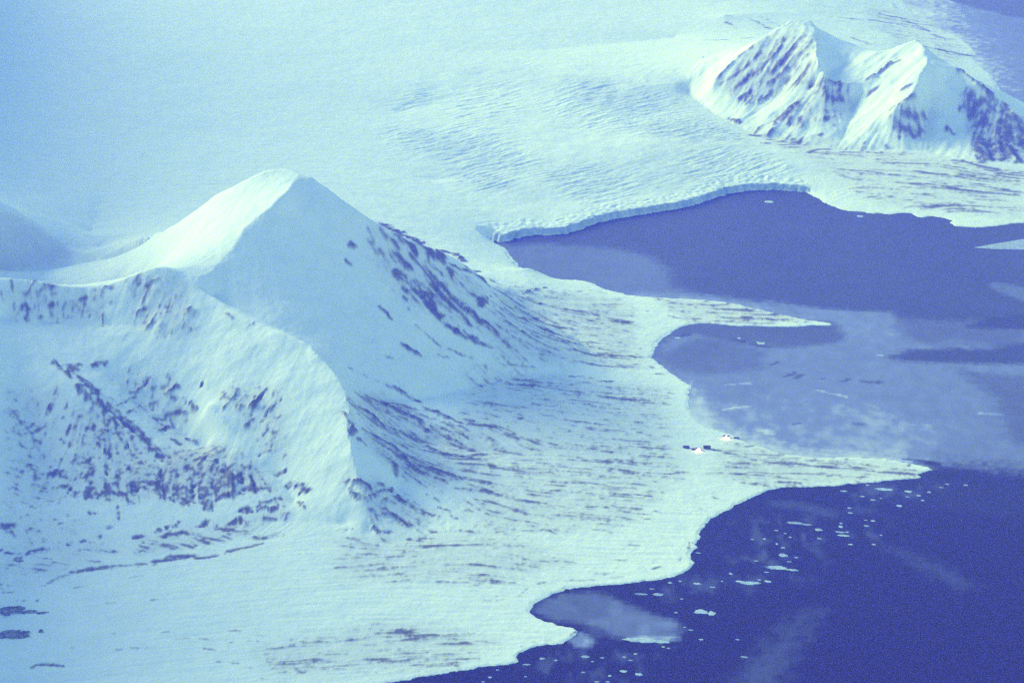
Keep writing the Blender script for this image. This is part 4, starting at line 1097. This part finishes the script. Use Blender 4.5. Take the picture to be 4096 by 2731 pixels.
def hut(X, Y, L, Wd, H, label, lit=False, rot=0.0, windows=3):
    p3 = hit([(X, Y)])[0]
    g = ground_z(p3[0], p3[1]) - .3
    root = bpy.data.objects.new('hut', None)
    S.collection.objects.link(root)
    root.location = (p3[0], p3[1], g)
    root.rotation_euler = (0, 0, -math.atan2(p3[0], p3[1]) + rot)
    tag(root, label, 'hut', 'huts of the small station')
    v, f = box(-L / 2, L / 2, -Wd / 2, Wd / 2, 0, H)
    r_ = H + Wd * .32
    k = len(v)
    v += [(-L / 2, 0, r_ - .15), (L / 2, 0, r_ - .15)]
    f = [q for q in f if q != (4, 5, 6, 7)] + [(4, 7, k), (5, k + 1, 6)]
    mesh_obj('wall', v, f, DARKWOOD, root)
    e = .7
    rv = []
    for sx in (-L / 2 - e, L / 2 + e):
        rv += [(sx, -Wd / 2 - e, H - e * .64), (sx, 0, r_), (sx, Wd / 2 + e, H - e * .64), (sx, Wd / 2 + e, H - e * .64 + .35), (sx, 0, r_ + .4), (sx, -Wd / 2 - e, H - e * .64 + .35)]
    rf = [(i, (i + 1) % 6, 6 + (i + 1) % 6, 6 + i) for i in range(6)] + [(0, 1, 4, 5), (1, 2, 3, 4), (6, 11, 10, 7), (7, 10, 9, 8)]
    roof = mesh_obj('roof', rv, rf, ROOFM, root)
    v, f = box(L * .25 - .5, L * .25 + .5, .6, 1.6, H, r_ + 1.4)
    mesh_obj('chimney', v, f, TRIM, roof)
    v, f = box(-.6, .6, -Wd / 2 - .12, -Wd / 2 - .01, .3, 2.4)
    v = [(x + L * .02, y, zz) for x, y, zz in v]
    mesh_obj('door', v, f, TRIM, root)
    for i in range(windows):
        cx = -L / 2 + L * (i + .5) / windows
        if abs(cx - L * .02) < 1.6:
            cx += 2.2
        ww = L / windows * (.36 if lit else .2)
        v, f = box(cx - ww - .2, cx + ww + .2, -Wd / 2 - .10, -Wd / 2 - .01, .9, H - .35)
        fr = mesh_obj('window', v, f, TRIM, root)
        v, f = box(cx - ww, cx + ww, -Wd / 2 - .16, -Wd / 2 - .105, 1.1, H - .55)
        mesh_obj('pane', v, f, LIT if lit else UNLIT, fr)
    return root


def floodlight(X, Y, label, aim=0.0, big=3.0):
    """mast with a wide lamp head that lights the snow in front of a hut"""
    p3 = hit([(X, Y)])[0]
    g = ground_z(p3[0], p3[1]) - .3
    root = bpy.data.objects.new('floodlight', None)
    S.collection.objects.link(root)
    root.location = (p3[0], p3[1], g)
    root.rotation_euler = (0, 0, -math.atan2(p3[0], p3[1]) + aim)
    tag(root, label, 'floodlight', 'floodlights at the small station')
    n = 8
    v = [(.16 * math.cos(2 * math.pi * i / n), .16 * math.sin(2 * math.pi * i / n), zz) for zz in (0, 9.2) for i in range(n)]
    f = [(i, (i + 1) % n, n + (i + 1) % n, n + i) for i in range(n)] + [tuple(range(n, 2 * n))]
    mesh_obj('mast', v, f, TRIM, root)
    v, f = box(-big, big, -.5, .3, 9.2, 11.4)
    hd = mesh_obj('lamp_head', v, f, TRIM, root)
    v, f = box(-big + .15, big - .15, -.6, -.51, 9.3, 11.3)
    mesh_obj('lamp_glass', v, f, LAMPG, hd)
    ld = bpy.data.lights.new('flood_lamp', 'POINT')
    ld.energy = 7000
    ld.color = (1.0, .55, .36)
    ld.shadow_soft_size = 2.0
    lo = bpy.data.objects.new('flood_lamp', ld)
    S.collection.objects.link(lo)
    lo.parent = root
    lo.location = (0, -3.0, 9.5)
    return root


hut(2745, 1790, 24, 12, 6, 'dark hut standing apart at the left end of the station')
hut(2774, 1798, 13, 8, 4, 'small low dark hut touching the left side of the lower glow', windows=2)
hut(2828, 1793, 28, 16, 8, 'largest dark hut, right of the lower glow', windows=4)
hut(2946, 1752, 20, 9, 4, 'dark hut just right of the upper glow near the bay shore')
hut(2793, 1799, 20, 11, 6.5, 'brightly lit hut between the dark huts', lit=True, windows=4)
hut(2905, 1749, 26, 11, 6.5, 'brightly lit hut nearest the bay shore, upper of the two lit ones', lit=True, windows=5)
floodlight(2795, 1801, 'blazing floodlight by the lower lit hut', big=2.6)
floodlight(2905, 1752, 'blazing floodlight by the upper lit hut near the bay', big=3.6)

# ---- separate rocks on the lowland at the lower left
ROCKM = plain_mat('snow_dusted_rock', (.10, .10, .12), .85, (.30, .31, .36), .10)


def boulder(X, Y, wpx, hpx, label, name='boulder', cat='boulder', tall=.5, group=None):
    p3 = hit([(X, Y)])[0]
    dist = math.sqrt(p3[0] ** 2 + p3[1] ** 2 + (CAM_H - p3[2]) ** 2)
    a_ = .5 * wpx * FPX * dist
    c_ = .5 * hpx * FPX * dist
    b_ = max(a_ * .3, c_ * 1.3)
    nu, nv = 30, 11
    vs, fs = [], []
    ph = [random.uniform(0, 6.28) for _ in range(6)]
    for i in range(nv):
        th = math.pi * .5 * i / (nv - 1)
        for j in range(nu):
            t = 2 * math.pi * j / nu
            k = .92 + .22 * math.sin(3 * t + ph[0]) + .17 * math.sin(5 * t + ph[1] + 2 * th) + .15 * math.sin(9 * t + ph[2] + 4 * th) + .1 * math.sin(14 * t + ph[3] + 7 * th) + random.uniform(-.08, .08)
            vs.append((a_ * k * math.cos(t) * math.cos(th) ** .7, b_ * k * math.sin(t) * math.cos(th) ** .7, c_ * 2 * tall * math.sin(th) * (1 + random.uniform(-.12, .12)) - 1.5 * (i == 0)))
    for i in range(nv - 1):
        for j in range(nu):
            fs.append((i * nu + j, i * nu + (j + 1) % nu, (i + 1) * nu + (j + 1) % nu, (i + 1) * nu + j))
    o = mesh_obj(name, vs, fs, ROCKM)
    o.location = (p3[0], p3[1], ground_z(p3[0], p3[1]))
    o.rotation_euler = (0, 0, -math.atan2(p3[0], p3[1]))
    tag(o, label, cat, group)
    return o


boulder(165, 2526, 15, 14, 'lone round dark boulder on the snow near the left edge', tall=.7)
boulder(20, 2541, 196, 22, 'long low dark rock outcrop cut by the left edge, lower of two', 'rock_outcrop', 'rock outcrop', group='rock outcrops at the left edge')
boulder(98, 2540, 32, 28, 'blunt dark rock knob at the right end of the lower outcrop', 'rock_outcrop', 'rock outcrop', group='rock outcrops at the left edge')
boulder(40, 2445, 96, 34, 'broad dark rock outcrop at the left edge, upper of two', 'rock_outcrop', 'rock outcrop', group='rock outcrops at the left edge')
boulder(110, 2449, 80, 12, 'thin dark rock rib trailing right from the upper outcrop', 'rock_outcrop', 'rock outcrop', group='rock outcrops at the left edge')
boulder(168, 2452, 44, 10, 'last small rock rib at the right end of the upper outcrop', 'rock_outcrop', 'rock outcrop', group='rock outcrops at the left edge')

# ------------------------------------------------------------------ sea bed far out, and the air
hv_, hf_ = box(-32000, 32000, -6000, 40000, -40, 3080)
hz = bpy.data.objects.new('haze', bpy.data.meshes.new('haze'))
hz.data.from_pydata(hv_, [], hf_)
S.collection.objects.link(hz)
hz['kind'] = 'stuff'
hm = bpy.data.materials.new('haze')
hm.use_nodes = True
hn = hm.node_tree
hn.nodes.clear()
ho = hn.nodes.new('ShaderNodeOutputMaterial')
hp_ = hn.nodes.new('ShaderNodeVolumePrincipled')
hp_.inputs['Color'].default_value = (.10, .10, 1.0, 1)
hp_.inputs['Absorption Color'].default_value = (1, 1, 1, 1)
hp_.inputs['Density'].default_value = 6.8e-5
hp_.inputs['Anisotropy'].default_value = 0.0
hn.links.new(hp_.outputs[0], ho.inputs['Volume'])
hz.data.materials.append(hm)
